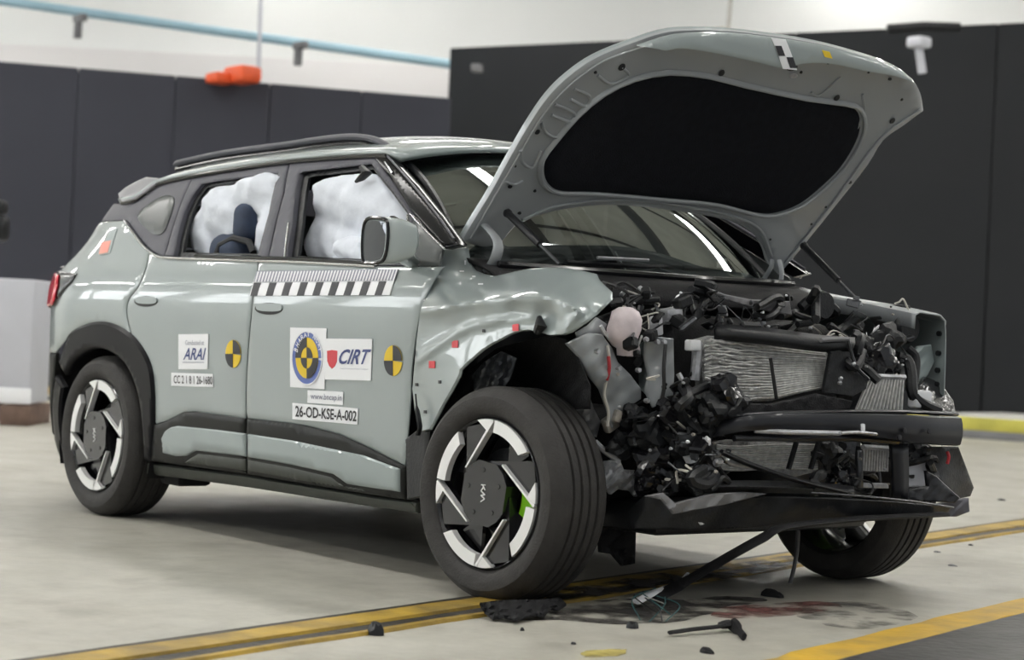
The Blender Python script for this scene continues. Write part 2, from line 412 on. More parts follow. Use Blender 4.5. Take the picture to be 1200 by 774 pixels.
# blue pipe along the back wall with its brackets
pp = empty('wall_pipe', tuple(ground(100, 26)))
def pchild(mb, name, mt, root, ang=40):
    for i, v in enumerate(mb.v): mb.v[i] = tuple(np.array(v)-np.array(root.location))
    return mb.build(name, mt, root, ang)
pa, pb = PD(-60, -8, 26), PD(540, 77, 27.0)
pchild(MB().tube([pa, (pa+pb)/2, pb], .065, 10), 'pipe', M['pipe_blue'], pp)
for bx, by in ((92, 20), (350, 52)):
    q = PD(bx, by, 26.2); b = MB().box((q[0], q[1], q[2]-.14), (.09, .09, .30), .01); b.box((q[0]+.05, q[1], q[2]-.02), (.28, .1, .1), .02)
    pchild(b, 'bracket', M['grey'], pp)
tag(pp, 'pale blue pipe on brackets along the white back wall', 'pipe')
cv = MB(); q0, q1 = PD(306, -10, 26.4), PD(303, 80, 26.4); cv.tube([q0, (q0+q1)/2, q1], .03, 6)
tag(cv.build('conduit', M['cab']), 'thin vertical conduit hanging behind the orange object', 'conduit')
cv = MB(); q0, q1 = PD(857, -10, 26.4), PD(853, 40, 26.4); cv.tube([q0, (q0+q1)/2, q1], .03, 6); cv.box((q1+PD(840, 33, 26.4))/2, (.14, .14, .1), .02)
tag(cv.build('conduit', M['wire_pale']), 'thin vertical conduit above the raised hood', 'conduit')
# orange object on the wall's top edge
og = empty('safety_barrier', tuple(PD(277, 97, 22.9)))
q = PD(284, 88, 22.9); pchild(MB().box(q, (.44, .3, .20), .05), 'body', M['orange'], og)
q = PD(258, 92, 22.9); pchild(MB().box(q, (.3, .26, .13), .04), 'lower_block', M['orange'], og)
tag(og, 'orange block lying on top of the left black partition', 'barrier')
q = PD(559, 80, 23.75); sg = MB().box(q, (.13, .13, .1), .02, Matrix.Rotation(.6, 3, 'Z')).build('wall_plate', M['grey'])
tag(sg, 'small grey plate fixed to the black partition', 'plate')
# lamp fixture on the right wall
lf = empty('wall_fixture', tuple(PD(1077, 88, 20.4)))
a, b = PD(1075, 46, 20.4), PD(1081, 86, 20.4)
pchild(MB().tube([a, (a+b)/2, b], .045, 8), 'arm', M['cab'], lf)
pchild(MB().box(PD(1077, 50, 20.4), (.2, .2, .12), .03), 'head', M['cab'], lf)
a, b = PD(1040, 34, 20.6), PD(1125, 32, 20.6)
pchild(MB().tube([a, (a+b)/2+np.array([0, 0, .02]), b], .05, 8), 'top_rail', M['black'], lf)
tag(lf, 'pale hooked fixture hanging at the top of the black wall', 'fixture')

# kerb platform at the right
ka, kb = ground(1060, 20.6), ground(1420, 18.6)
c = (ka+kb)/2; L = np.linalg.norm(kb-ka); an = math.atan2(kb[1]-ka[1], kb[0]-ka[0]); R = Matrix.Rotation(an, 3, 'Z')
n = np.array([math.sin(an), -math.cos(an)])
if np.dot(n, CAM[:2]-c[:2]) < 0: n = -n
kc = c[:2]-n*1.7
kr = MB().box((kc[0], kc[1], .11), (L, 3.4, .22), .02, R).build('trim_2', M['kerb']); tag(kr, kind='structure')
kf = c[:2]+n*.005
MB().box((kf[0], kf[1], .155), (L, .03, .135), .008, R).build('painted_edge', M['kerb_yellow'], kr)
MB().box((kf[0], kf[1], .044), (L, .026, .086), .004, R).build('kerb_base_shade', M['grey'], kr)  # lower face darker: the shadow at the kerb's foot is in the colour

# cabinet at the left edge on a wooden pallet, with a machine on it
cb = empty('cabinet', tuple(PZ(0, 500)))
c0 = ground(0, 14.4); t = -RT.copy(); t[2] = 0; t /= np.linalg.norm(t); f2 = np.array([FW[0], FW[1], 0]); f2 /= np.linalg.norm(f2)
R = Matrix.Rotation(math.atan2(-t[1], -t[0]), 3, 'Z'); ce = ground(38, 14.4)+t*.45+f2*.3
pchild(MB().box((ce[0], ce[1], .625), (.9, .6, .93), .02, R), 'body', M['cab'], cb)
pchild(MB().box((ce[0]-f2[0]*.305, ce[1]-f2[1]*.305, .22), (.93, .03, .12), .01, R), 'plinth', M['white'], cb)
for i in (-1, 0, 1):
    k = ce-t*(.0)+t*i*.36-f2*.02
    pchild(MB().box((k[0], k[1], .075), (.22, .66, .15), .01, R), 'pallet_block', M['wood'], cb)
tag(cb, 'pale grey cabinet on a wooden pallet at the left edge', 'cabinet')
mc = empty('machine', (float(ce[0]), float(ce[1]), 1.1)); q = ground(4, 14.4)
pchild(MB().tube([(q[0]+t[0]*.1, q[1]+t[1]*.1, 1.09), (q[0]+t[0]*.1, q[1]+t[1]*.1, 1.36)], .03, 8), 'stand', M['black'], mc)
pchild(MB().box((q[0]+t[0]*.13, q[1]+t[1]*.13, 1.46), (.26, .2, .2), .05, R), 'head', M['black'], mc)
pchild(MB().box((q[0]+t[0]*.12, q[1]+t[1]*.12, 1.62), (.2, .16, .1), .03, R), 'cap', M['black'], mc)
tag(mc, 'dark machine standing on the pale cabinet', 'machine')
bl = empty('cable_drum', tuple(PZ(49, 468))); q = PZ(49, 468)
pchild(MB().lathe([(0, .0), (.09, .0), (.09, .02), (.05, .03), (.05, .14), (.09, .15), (.09, .17), (0, .17)], 20, q, 'Z'), 'drum', M['black'], bl)
pchild(MB().lathe([(.052, .04), (.075, .05), (.075, .12), (.052, .13)], 20, q, 'Z'), 'cable', M['line_yellow'], bl)
tag(bl, 'small dark cable drum on the far floor behind the car', 'drum')

# ceiling: sheets between beams, with long light panels
cz = 8.0
ce_ = MB().box((-12, 10, cz+.05), (56, 56, .1)).build('ceiling', M['roof_sheet']); tag(ce_, kind='structure')
me = None
for i in range(13):
    y = -13+i*4.0
    b = MB().box((-13, 0, cz-.25), (52, .22, .42), .02)
    if me is None: o = b.build('beam', M['roof_beam'], ce_); me = o.data
    else: o = link('beam', me, ce_)
    o.location = (0, y, 0)
me = None
for i in range(14):
    b = MB().box((0, 12, cz-.1), (.12, 50, .14), .01)
    if me is None: o = b.build('purlin', M['roof_beam'], ce_); me = o.data
    else: o = link('purlin', me, ce_)
    o.location = (-36+i*3.6, 0, 0)
lm = None
for ix in range(8):
    for iy in range(7):
        x, y = -30+ix*5.4, -11+iy*7.0
        if lm is None:
            h = MB().box((0, 0, .06), (3.3, .62, .10), .02).build('housing', M['white']); p = MB().box((0, 0, 0), (3.2, .5, .03), .005).build('diffuser', M['panel_light']); lm = (h.data, p.data)
            hh, pd = h, p
        else: hh, pd = link('housing', lm[0]), link('diffuser', lm[1])
        e = empty('ceiling_light', (x, y, cz-.62)); hh.parent = e; pd.parent = e
        tag(e, 'long white light panel hanging under the hall roof', 'light', 'ceiling lights of the hall')

# floor rails and lines (they cross in front of the car at a slant)
def strip_between(name, edge_a, edge_b, z0, z1, mt, parent=None, jag=0., bev=.004):
    """a long flat bar whose two long edges run through the given floor points (extended at both ends)"""
    va = np.array(edge_a); vb = np.array(edge_b); ns = 60; vs = []; fs = []
    for k in range(ns+1):
        s = k/ns
        a = va[0]+(va[1]-va[0])*s; b = vb[0]+(vb[1]-vb[0])*s
        ja, jb = (rng.normal(0, jag), rng.normal(0, jag))
        d = (b-a)/np.linalg.norm(b-a); a = a+d*ja; b = b+d*jb
        vs += [(a[0], a[1], z0), (a[0]+d[0]*bev, a[1]+d[1]*bev, z1), (b[0]-d[0]*bev, b[1]-d[1]*bev, z1), (b[0], b[1], z0)]
    for k in range(ns):
        for j in range(3): fs.append((4*k+j, 4*k+j+1, 4*k+5+j, 4*k+4+j))
    fs += [(0, 1, 2, 3), tuple(4*ns+j for j in (3, 2, 1, 0))]
    return MB().add(vs, fs).build(name, mt, parent)
def ext(p, q, a, b):
    d = (q-p)/np.linalg.norm(q-p); return p-d*a, q+d*b
dirv = np.array([-.275, .961, 0]); per = np.array([.961, .275, 0])
def edge(px, py, a=3.5, b=7.): p = PZ(px, py); return p-dirv*a, p+dirv*b
fr = empty('floor_rail', tuple(PZ(540, 715)))
def rc(o): o.location = -fr.location; return o
o_ = PZ(540, 722)
def ed(off, a=3.5, b=9.): p = o_+per*off; return p-dirv*a, p+dirv*b
rc(strip_between('steel_edge', ed(-.20), ed(-.155), 0, .010, M['rail_steel'], fr))
rc(strip_between('yellow_strip', ed(-.155), ed(-.035), 0, .014, M['rail_yellow'], fr, .004))
rc(strip_between('groove_bar', ed(-.035), ed(.030), 0, .007, M['rail_steel'], fr, .003))
rc(strip_between('yellow_edge', ed(.030), ed(.060), 0, .010, M['rail_yellow'], fr, .004))
tag(fr, 'worn yellow floor rail running under the front wheels', 'floor rail')
o2 = PZ(1060, 747)
def e2(off, a=2.4, b=5.): p = o2+per*off; return p-dirv*a, p+dirv*b
yl = strip_between('floor_line', e2(-.085), e2(.065), 0, .004, M['line_yellow'], None, .008, .002); tag(yl, 'yellow line nearest the camera beside the dark floor plate', 'floor line')
pl = strip_between('floor_plate', e2(.075), e2(1.6), 0, .012, M['plate_steel'], None, .002); tag(pl, 'dark steel floor plate in the near right corner', 'floor plate')

# ================================================================== CAR: BODY SIDE
belt = [(146, 259), (165, 285), (177, 296), (190, 301.5), (230, 303.5), (302, 306), (340, 307), (400, 310), (440, 312.5), (500, 313), (520, 313)]
arch_o = curve([(66, 452), (67.5, 425), (79, 394), (98.5, 381), (118, 378), (137, 383.6), (156.7, 399), (171, 425), (176.7, 455), (178, 497)], 5)
arch_o[0] = (66, 452)
clad_top = [(179, 498), (195, 493.5), (214, 483.5), (228, 482.5), (288, 490.5), (340, 496.5), (358, 499), (397, 509), (428, 523), (474, 546)]
seam_r = curve([(174, 294), (171, 312), (162, 335), (150, 352), (148, 370), (153, 393)], 4)     # rear edge of rear door
seam_m = curve([(303, 306), (297, 340), (291, 400), (288, 450), (287.5, 491)], 4)               # between the doors
seam_f = curve([(519, 312), (507, 330), (495, 356), (489, 380), (484, 410), (481, 440), (480, 470), (478, 500), (474, 546)], 3)
GAP = .55
def xz(p, off=0.): return [tuple(q) for q in XZ(p, off)]
# rear quarter panel: the rear edge is where the tail wraps round the corner
bq = xz(belt[:3]); aq = xz([p for p in arch_o if p[0] < 150 and p[0] > 76])
q_rear = [(-2.075+float(_SH(z))*.98, z) for z in np.linspace(.66, 1.237, 24)]
qp = q_rear+[b for b in bq]+xz([(p[0]-GAP, p[1]) for p in seam_r])[1:]+aq[::-1]
qp.append((-1.80, .66))
both('rear_quarter_panel', qp, M['paint'], step=.035, roll=.003)
# rear bumper corner below it
bump = [(-2.075, .655), (-1.79, .655)]+[(-1.79-.03*i, .62-.06*i) for i in range(1, 5)]+[(-1.93, .30), (-2.06, .27), (-2.09, .45)]
both('rear_bumper_corner', bump, M['clad'], step=.03)
rd = xz([belt[2], (180, 298.2), belt[3], belt[4], belt[5]])+xz([(p[0]-GAP, p[1]) for p in seam_m])[1:]+xz([(228, 482.5), (214, 483.5), (195, 493.5), (179, 498)])+xz([p for p in arch_o if p[0] > 153][::-1])+xz([(p[0]+GAP, p[1]) for p in seam_r[::-1]])[:-1]
rdoor = both('rear_door', rd, M['paint'], step=.035, roll=.003)
fd = xz([(303+2*GAP, 306)]+belt[6:])+xz(seam_f[1:])+xz(clad_top[:4:-1][1:] if False else [(428, 523), (397, 509), (358, 499), (340, 496.5), (289.5, 490.7)])+xz([(p[0]+GAP, p[1]) for p in seam_m[::-1]])[1:]
fdoor = both('front_door', fd, M['paint'], step=.035, roll=.003)
# chrome belt moulding
for s in (-1, 1):
    bl_ = S(*np.array(curve(belt[:-2], 5)).T, .003)
    MB().tube([(p[0], s*-p[1], p[2]) for p in bl_], .0065, 8, flat=.8).build('belt_moulding', M['chrome'], car)
    bk = S(*(np.array(curve(belt[4:-2], 4))+[0, -3]).T, .002)
    MB().tube([(p[0], s*-p[1], p[2]) for p in bk], .010, 8).build('belt_seal', M['gloss_black'], car)
# door handles (flush blades with a dark pocket)
def handle(cx, cy, doors):
    for s, d in zip((-1, 1), doors):
        base = XZ([(cx, cy)])[0]
        def f(u, v, dd): return (u, s*(float(Wd(u, v))+dd), v)
        hw, hh = .094, .019
        po = [(base[0]+hw*math.cos(a)*(1 if abs(math.cos(a)) < .9 else 1), base[1]+hh*math.sin(a)*1.15) for a in np.linspace(0, 2*PI, 28, endpoint=False)]
        k = MB().prism(po, f, -.002, .0015).build('handle_pocket', M['clad'], d)
        po = [(base[0]+.006+(hw-.006)*math.copysign(abs(math.cos(a))**.7, math.cos(a)), base[1]+.005+(hh-.004)*math.copysign(abs(math.sin(a))**.7, math.sin(a))) for a in np.linspace(0, 2*PI, 28, endpoint=False)]
        MB().prism(po, f, -.002, .005).build('door_handle', M['paint'], d)
handle(171, 353.5, rdoor); handle(315, 362, fdoor)

# lower cladding: black strip, pale insert, dark lower door, sill
def clad(name, pts, mt, off, **k): return both(name, xz(pts, off), mt, off=off, **k)
low = [(474, 581), (440, 577), (380, 569), (340, 563.5), (289, 555.5)]
clad('door_cladding', [(180, 498), (195, 494), (214, 484), (228, 483), (286.5, 490.8), (287.5, 555), (230, 548), (177, 541), (177.5, 520)], M['clad'], .008, step=.03, roll=.005, thick=.012)
clad('door_cladding', [(288.7, 491), (340, 497), (358, 500), (397, 510), (428, 524), (474, 547), (474, 586), (440, 581), (380, 571), (340, 564.5), (289.5, 556)], M['clad'], .008, step=.03, roll=.005, thick=.012)
ins_top = [(188, 514), (192, 505.5), (199, 501), (207, 499.5), (252, 504), (286.5, 508.5)]; ins_top2 = [(289, 509), (340, 516.5), (378, 524.5), (424, 534), (467, 550)]
clad('cladding_insert', ins_top+[(287, 535.5), (228, 528.5), (217, 534.5), (204, 535), (190, 531.5)], M['insert'], .016, step=.03, roll=.006, thick=.01)
clad('cladding_insert', ins_top2+[(467, 577), (405, 567.5), (389, 556), (340, 545), (289.5, 536)], M['insert'], .016, step=.03, roll=.006, thick=.01)
clad('lower_door_trim', [(232, 531.5), (286.8, 538.5), (287, 552), (215, 543), (221, 538)], M['clad_green'], .011, step=.03, roll=.004, thick=.006)
clad('lower_door_trim', [(289.5, 539), (340, 548), (387, 559), (402, 570), (460, 580), (440, 578.5), (380, 568.5), (340, 562), (289.5, 552.5)], M['clad_green'], .011, step=.03, roll=.004, thick=.006)
sl = [(172, 543), (230, 550.5), (289, 558), (340, 566.5), (380, 573), (440, 583), (488, 589), (488, 602), (440, 595), (380, 586), (340, 579.5), (289, 571.5), (230, 563.5), (172, 556)]
clad('sill', sl, M['clad_green'], -.012, step=.04, roll=.008, thick=.03)
# rear arch moulding
ai = curve([(74, 440), (86, 421), (105, 409), (124, 411), (143, 425), (156, 450), (163.5, 483), (168, 541)], 5)
ao = curve([(67.5, 425), (79, 393), (98.5, 380), (118, 377), (137, 382.6), (157.5, 398.5), (173, 425), (178, 455), (178.5, 497), (176.5, 541)], 5)
both('rear_arch_moulding', xz(ao, .014)+xz(ai[::-1], .014), M['arch'], off=.014, step=.025, roll=.012, edge=.012, thick=.02)
# rear part of the arch moulding continuing round the tail (behind the wheel)
hub = np.array([-1.345, .325])
def arcxz(r, a0, a1, n): return [(hub[0]+r*math.cos(a), hub[1]+r*math.sin(a)) for a in np.linspace(math.radians(a0), math.radians(a1), n)]
both('rear_arch_extension', arcxz(.485, 150, 196, 12)+arcxz(.385, 196, 150, 12), M['arch'], off=.012, step=.025, roll=.012, edge=.012, thick=.02)
# wheel-house liners
for s in (-1, 1):
    lv = []; ns = 28
    for k in range(ns):
        a = math.radians(-20+220*k/(ns-1)); c_, s_ = math.cos(a), math.sin(a)
        lv += [(hub[0]+.41*c_, s*.86, hub[1]+.41*s_), (hub[0]+.40*c_, s*.50, hub[1]+.40*s_), (hub[0], s*.50, hub[1])]
    lfs = []
    for k in range(ns-1): lfs += [(3*k, 3*k+1, 3*k+4, 3*k+3), (3*k+1, 3*k+2, 3*k+5, 3*k+4)]
    MB().add(lv, lfs).build('wheel_house_liner', M['black_rough'], car)

# ------------------------------------------------------------------ greenhouse
drip = curve([(143, 238), (158, 235), (170, 226.5), (184, 216.5), (228, 206), (290, 196), (340, 189.5), (400, 184.5), (440, 182.6), (453, 182.6)], 4)
o_rear = [(200, 300.5), (206, 272), (213, 248), (222, 230), (233, 215.5), (255, 211.5), (323, 203), (312, 250), (298, 303)]
o_front = [(333, 304), (339, 262), (347.5, 203.5), (352, 201), (432, 191.5), (455, 221), (477, 251), (478, 309), (430, 309), (380, 307)]
# tailward pillar: dark gloss with the quarter window in it
dp = [(143, 239), (158, 236), (170, 227.5), (184, 217.5), (223, 208.2), (206, 248), (190, 300.5), (177, 295), (165, 284), (146, 258)]
both('quarter_pillar_panel', xz(dp)+[(-2.06+float(_SH(z)), z) for z in np.linspace(1.243, 1.33, 6)], M['frame_grey'], off=-.006, step=.022, roll=.003)
qw = curve([(160, 252), (182, 233), (198, 229), (203, 238), (192, 270), (181, 275), (170, 268)], 3, True)
both('quarter_window', xz(qw, .001), M['glass_dark'], off=.0005, step=.04, roll=.003, thick=.003)
rf = [(223, 208.2), (228, 207), (290, 197), (336, 190.8), (329, 225), (309.5, 306), (190, 300.5), (206, 248)]
both('rear_window_frame', xz(rf), M['frame_grey'], off=-.008, holes=[xz(o_rear)], step=.022, roll=.005, thick=.02)
ff = [(337.5, 190.6), (400, 185.5), (437, 183.6), (443, 190), (482, 250), (482, 312.5), (440, 312), (400, 309.5), (340, 306.5), (311, 306), (330.5, 225)]
both('front_window_frame', xz(ff), M['frame_grey'], off=-.008, holes=[xz(o_front)], step=.022, roll=.005, thick=.02)
# inner seals: black, a little smaller than the openings
def shrink(p, k, c=None):
    p = np.array(p, float); c = p.mean(0) if c is None else np.array(c); return [tuple(q) for q in c+(p-c)*k]
for o, nm in ((o_rear, 'rear_window_seal'), (o_front, 'front_window_seal')):
    big = shrink(xz(o), 1.04); both(nm, big, M['black'], off=-.032, holes=[shrink(xz(o), .90)], step=.04, roll=.004, thick=.012)
# A-pillar: gloss black strip with mouldings, and gloss highlights painted as slanting chrome lines, plus the small sail window
ap = [(437, 183.2), (456, 182.8), (484, 216), (512, 251), (538, 287), (521, 292), (500, 268), (482, 248), (459, 211)]
both('a_pillar', xz(ap), M['pillar_black'], off=.0, step=.014, roll=.004, thick=.03)
both('sail_window', xz([(479, 252), (483, 251), (514, 292), (510, 312), (479, 312)]), M['glass_dark'], off=-.012, step=.04, roll=.003, thick=.01)
for s in (-1, 1):
    for pts, r, mt in (([(481, 251), (500, 271), (521, 292)], .0045, 'chrome'), ([(478, 252), (478.3, 280), (478.5, 311)], .005, 'chrome'), ([(454, 183), (484, 217), (513, 253), (532, 280)], .004, 'frame_grey'), ([(451, 190), (456, 197), (460, 203)], .004, 'chrome'), ([(338, 262), (335, 285), (333.5, 303)], .004, 'chrome')):
        a = S(*np.array(curve(pts, 5)).T, .004); MB().tube([(p[0], s*-p[1], p[2]) for p in a], r, 6).build('pillar_moulding_glint', M[mt], car)

# roof
dr = S(*np.array(drip).T)
o_ = np.argsort(dr[:, 0]); dr = dr[o_]
fy, fz = np.interp, None
zc = spl([-2.05, -1.9, -1.7, -1.4, -1.0, -.6, -.2, .15, .36, .46], [1.395, 1.415, 1.45, 1.495, 1.535, 1.56, 1.565, 1.55, 1.52, 1.49])
xs = np.concatenate([np.linspace(float(dr[0, 0])-.02, .30, 44), [.34, .38, .42]])
rv = []; nn = 33
for x in xs:
    xd = min(x, dr[-1, 0]); yd = -np.interp(xd, dr[:, 0], dr[:, 1]); zd = np.interp(xd, dr[:, 0], dr[:, 2])
    if x > dr[-1, 0]: zd -= (x-dr[-1, 0])*.35; yd -= (x-dr[-1, 0])*.12
    for k in range(nn):
        u = -1+2*k/(nn-1); xx = x + (.10*(1-u*u) if x > .30 else .10*(1-u*u)*max(0, (x+.3)/.6) if x > -.3 else 0) - (.14*(1-u*u)*max(0, (-1.2-x)/.8) if x < -1.2 else 0)
        rv.append((xx, yd*u, zd+(float(zc(min(xx, .46)))-zd)*(1-abs(u)**2.7)))
rf_ = [(i*nn+k, i*nn+k+1, (i+1)*nn+k+1, (i+1)*nn+k) for i in range(len(xs)-1) for k in range(nn-1)]
ro = MB().add(rv, rf_).build('roof', M['paint'], car, 60, fix=False)
md = ro.modifiers.new('thickness', 'SOLIDIFY'); md.thickness = .02; md.offset = -1
# dark drip moulding under the roof edge
for s in (-1, 1):
    MB().tube([(p[0], s*-p[1], p[2]) for p in dr], .008, 6).build('drip_moulding', M['gloss_black'], car)
# roof rails
rl_top = curve([(205, 190.5), (215, 187.5), (265, 177), (340, 167), (365, 163), (405, 158.5), (430, 159.5), (447, 165), (458, 172), (470, 181)], 5)
for s in (-1, 1):
    a = np.array([PY(p[0], p[1]+2.5, -.575) for p in rl_top])
    rad = [.010 if i < 3 or i > len(a)-4 else .018 for i in range(len(a))]
    MB().tube([(p[0], s*-p[1], p[2]) for p in a], rad, 10, flat=.75).build('roof_rail', M['frame_grey'], car)
    b = a.copy(); b[:, 2] -= .026; b[:, 1] += .004
    MB().tube([(p[0], s*-p[1], p[2]) for p in b[2:-3]], .014, 8).build('rail_base', M['gloss_black'], car)
# roof spoiler and tail
sp = MB()
for s in range(1):
    pv = []; ks = 21
    for k in range(ks):
        u = -1+2*k/(ks-1); y = .63*u; b_ = 1-abs(u)**2.6
        pv += [(-1.58-.26*b_, y, 1.405+.075*b_), (-1.76-.30*b_, y*.97, 1.378+.045*b_), (-1.78-.30*b_, y*.96, 1.35+.035*b_), (-1.62-.26*b_, y*.98, 1.325+.04*b_)]
    pf = []
    for k in range(ks-1):
        for j in range(4): pf.append((4*k+j, 4*k+(j+1) % 4, 4*k+4+(j+1) % 4, 4*k+4+j))
    pf += [(0, 1, 2, 3), tuple(4*(ks-1)+j for j in (3, 2, 1, 0))]
    sp.add(pv, pf)
sp.build('roof_spoiler', M['frame_grey'], car, 50)
both('spoiler_end', xz([(138.5, 227), (148, 218.5), (170, 207.5), (186, 209), (184, 215), (170, 225.5), (158, 234), (143, 237.5), (139, 234)], .01), M['spoiler'], off=.012, step=.02, roll=.006, thick=.03)
# tailgate: glass, lid, bumper
def tail3(dx): return lambda P, d: np.stack([-2.185+_SH(P[:, 1])*1.05+.14*np.clip(np.abs(P[:, 0])/.72, 0, 1)**3.2-dx+d, P[:, 0], P[:, 1]], 1)
def rect(x0, x1, y0, y1): return [(x0, y0), (x1, y0), (x1, y1), (x0, y1)]
sheet('tailgate', rect(-.70, .70, .66, 1.16), tail3(0), M['paint'], car, out=(-1, 0, 0), step=.06)
sheet('rear_bumper', rect(-.72, .72, .27, .652), tail3(.02), M['clad'], car, out=(-1, 0, 0), step=.06)
sheet('rear_window', [(-.66, 1.165), (.66, 1.165), (.56, 1.36), (-.56, 1.36)], tail3(-.02), M['glass_dark'], car, out=(-1, 0, 0), step=.06)
sheet('number_plate_recess', rect(-.28, .28, .74, .90), tail3(.004), M['black'], car, out=(-1, 0, 0), step=.06)
# tail lamps wrapping the corner
for s in (-1, 1):
    hp_ = xz([(91, 321), (85, 331), (77, 339), (70, 349)])
    sheet('tail_lamp_housing', hp_+[(-2.10, .86), (-2.13, .95), (-2.13, 1.035)], side3(s, .008), M['gloss_black'], car, out=(0, s, 0), step=.02)
    rp_ = xz([(72, 322), (70.5, 335), (67.5, 350)]); sheet('tail_lamp', rp_+[(rp_[-1][0]-.03, rp_[-1][1]-.03), (-2.11, .85), (-2.14, .95), (-2.13, 1.03)], side3(s, .018), M['lamp_red'], car, out=(0, s, 0), step=.02)
    MB().tube([(x, s*(float(Wd(x, 1.037))+.012), 1.037) for x in np.linspace(-2.09, -1.80, 10)], .004, 6).build('tail_lamp_trim', M['chrome'], car)

# windshield
ws_b = [(.885, -.735, 1.075), (.99, -.55, 1.06), (1.06, -.28, 1.05), (1.085, 0, 1.048), (1.06, .28, 1.05), (.99, .55, 1.06), (.885, .735, 1.075)]
ws_t = [(.355, -.605, 1.43), (.42, -.42, 1.468), (.455, -.2, 1.488), (.465, 0, 1.492), (.455, .2, 1.488), (.42, .42, 1.468), (.355, .605, 1.43)]
wb_, wt_ = np.array(curve(ws_b, 4)), np.array(curve(ws_t, 4)); nr = 13; nc = len(wb_)
wv = []
for i in range(nr):
    t_ = i/(nr-1); bow = .035*4*t_*(1-t_)
    for k in range(nc): wv.append(tuple(wb_[k]*(1-t_)+wt_[k]*t_+np.array([.5, 0, .86])*bow))
wf = [(i*nc+k, i*nc+k+1, (i+1)*nc+k+1, (i+1)*nc+k) for i in range(nr-1) for k in range(nc-1)]
MB().add(wv, wf).build('windshield', M['glass'], car, 60, fix=False)
MB().tube([wv[(nr-1)*nc+k] for k in range(nc)], .008, 6).build('windshield_seal', M['black'], car)
for k in (0, nc-1): MB().tube([wv[i*nc+k] for i in range(nr)], .012, 6).build('windshield_seal', M['black'], car)

# ------------------------------------------------------------------ cabin
MB().box((-.5, 0, .30), (2.9, 1.60, .10), .03).build('floor_pan', M['interior'], car)
MB().box((.98, 0, .68), (.06, 1.5, .74), .02).build('firewall', M['interior'], car)
db = MB().box((.78, 0, .94), (.42, 1.40, .18), .07); db.box((.66, 0, .80), (.22, 1.40, .26), .06); db.build('dashboard', M['interior'], car)
MB().box((-1.62, 0, .62), (.75, 1.25, .62), .08).build('cargo_floor', M['interior'], car)
MB().box((-.35, 0, 1.42), (1.3, 1.16, .03), .01).build('headliner', M['interior'], car)
def seat(x, y, wd, mt, cushion=True):
    s = MB().box((x-.02, y, .52), (.52, wd, .18), .06, None, 3).build('seat_cushion', mt, car)
    MB().box((x-.30, y, .86), (.14, wd-.02, .64), .06, Matrix.Rotation(-.22, 3, 'Y'), 3).build('seat_back', mt, car)
    MB().box((x-.40, y, 1.25), (.10, .27, .17), .045, Matrix.Rotation(-.15, 3, 'Y'), 3).build('headrest', mt, car)
seat(.22, -.36, .50, M['seat']); seat(.22, .36, .50, M['seat']); seat(-.72, -.33, .60, M['seat']); seat(-.72, .33, .60, M['seat'])
# child seat shell in the rear window
cs = MB()
cs.box(PY(275, 303, -.70), (.26, .14, .20), .085, None, 4); cs.box(PY(294, 262, -.70), (.13, .12, .16), .045, None, 3)
cs.build('child_seat', M['navy'], car)
# steering wheel
MB().tube([(.40+.06*math.sin(a), -.36+.18*math.cos(a), .96+.17*math.sin(a)) for a in np.linspace(0, 2*PI, 28, endpoint=False)], .014, 8, True).build('steering_wheel', M['interior'], car)

# airbags: billowed white fabric hanging inside the windows
def billow(name, outline, Y, amp, mt, parent, sd, folds=(), step=.03, px=True):
    pts = np.array([PY(p[0], p[1], Y)[[0, 2]] for p in outline]); lo, hi = pts.min(0), pts.max(0); r = np.random.default_rng(sd)
    ph = r.uniform(0, 6.28, 8); ctr = pts.mean(0)
    def to3(P, d):
        u = (P-lo)/(hi-lo); b = np.clip(1-(2*u[:, 0]-1)**4, 0, 1)*np.clip(1-(2*u[:, 1]-1)**4, 0, 1)
        y = Y-amp*b
        for (a, k, s_) in folds: y += s_*.5*(1+np.sin(k*(u[:, 0]*math.cos(a)+u[:, 1]*math.sin(a))+ph[int(k) % 8]))**2*.25*b**.3
        y += .006*np.sin(23*u[:, 0]+11*u[:, 1]+ph[0])*np.sin(17*u[:, 1]-7*u[:, 0]+ph[1])+.004*np.sin(41*u[:, 0]+ph[2]+6*np.sin(5*u[:, 1]))
        return np.stack([P[:, 0], y+d, P[:, 1]], 1)
    o = sheet(name, [tuple(p) for p in pts], to3, mt, parent, step=step, thick=.05, edge=.012, roll=.02, ang=80); return o
billow('curtain_airbag', curve([(222, 290), (224, 262), (232, 240), (246, 222), (268, 215), (320, 206), (320, 300), (300, 303), (290, 268), (262, 285), (250, 304), (232, 303)], 3, True), -.735, .02, M['airbag'], car, 3, ((.5, 14, .05), (2.2, 9, .06)), .025)
billow('curtain_airbag', curve([(352, 300), (354, 270), (360, 238), (362, 214), (395, 205), (440, 205), (462, 232), (480, 255), (482, 312), (430, 314), (372, 312)], 3, True), -.715, .02, M['airbag'], car, 5, ((.2, 7, .07), (1.2, 11, .05)), .025)
billow('curtain_airbag', curve([(392, 286), (405, 276), (430, 282), (446, 296), (446, 316), (400, 318), (388, 304)], 3, True), -.775, .03, M['airbag'], car, 8, ((.9, 13, .04),), .02)
# dark clip hanging at the top of the front opening
MB().tube([PY(424, 197, -.74), PY(430, 203, -.74), PY(424, 208, -.745), PY(417, 213, -.745)], [.014, .02, .014, .006], 8).build('sun_visor_clip', M['black'], car)
MB().tube([PY(252, 303, -.78), PY(258, 288, -.76), PY(275, 279, -.75), PY(292, 284, -.75), PY(297, 296, -.75)], .014, 8).build('child_seat_rim', M['interior'], car)

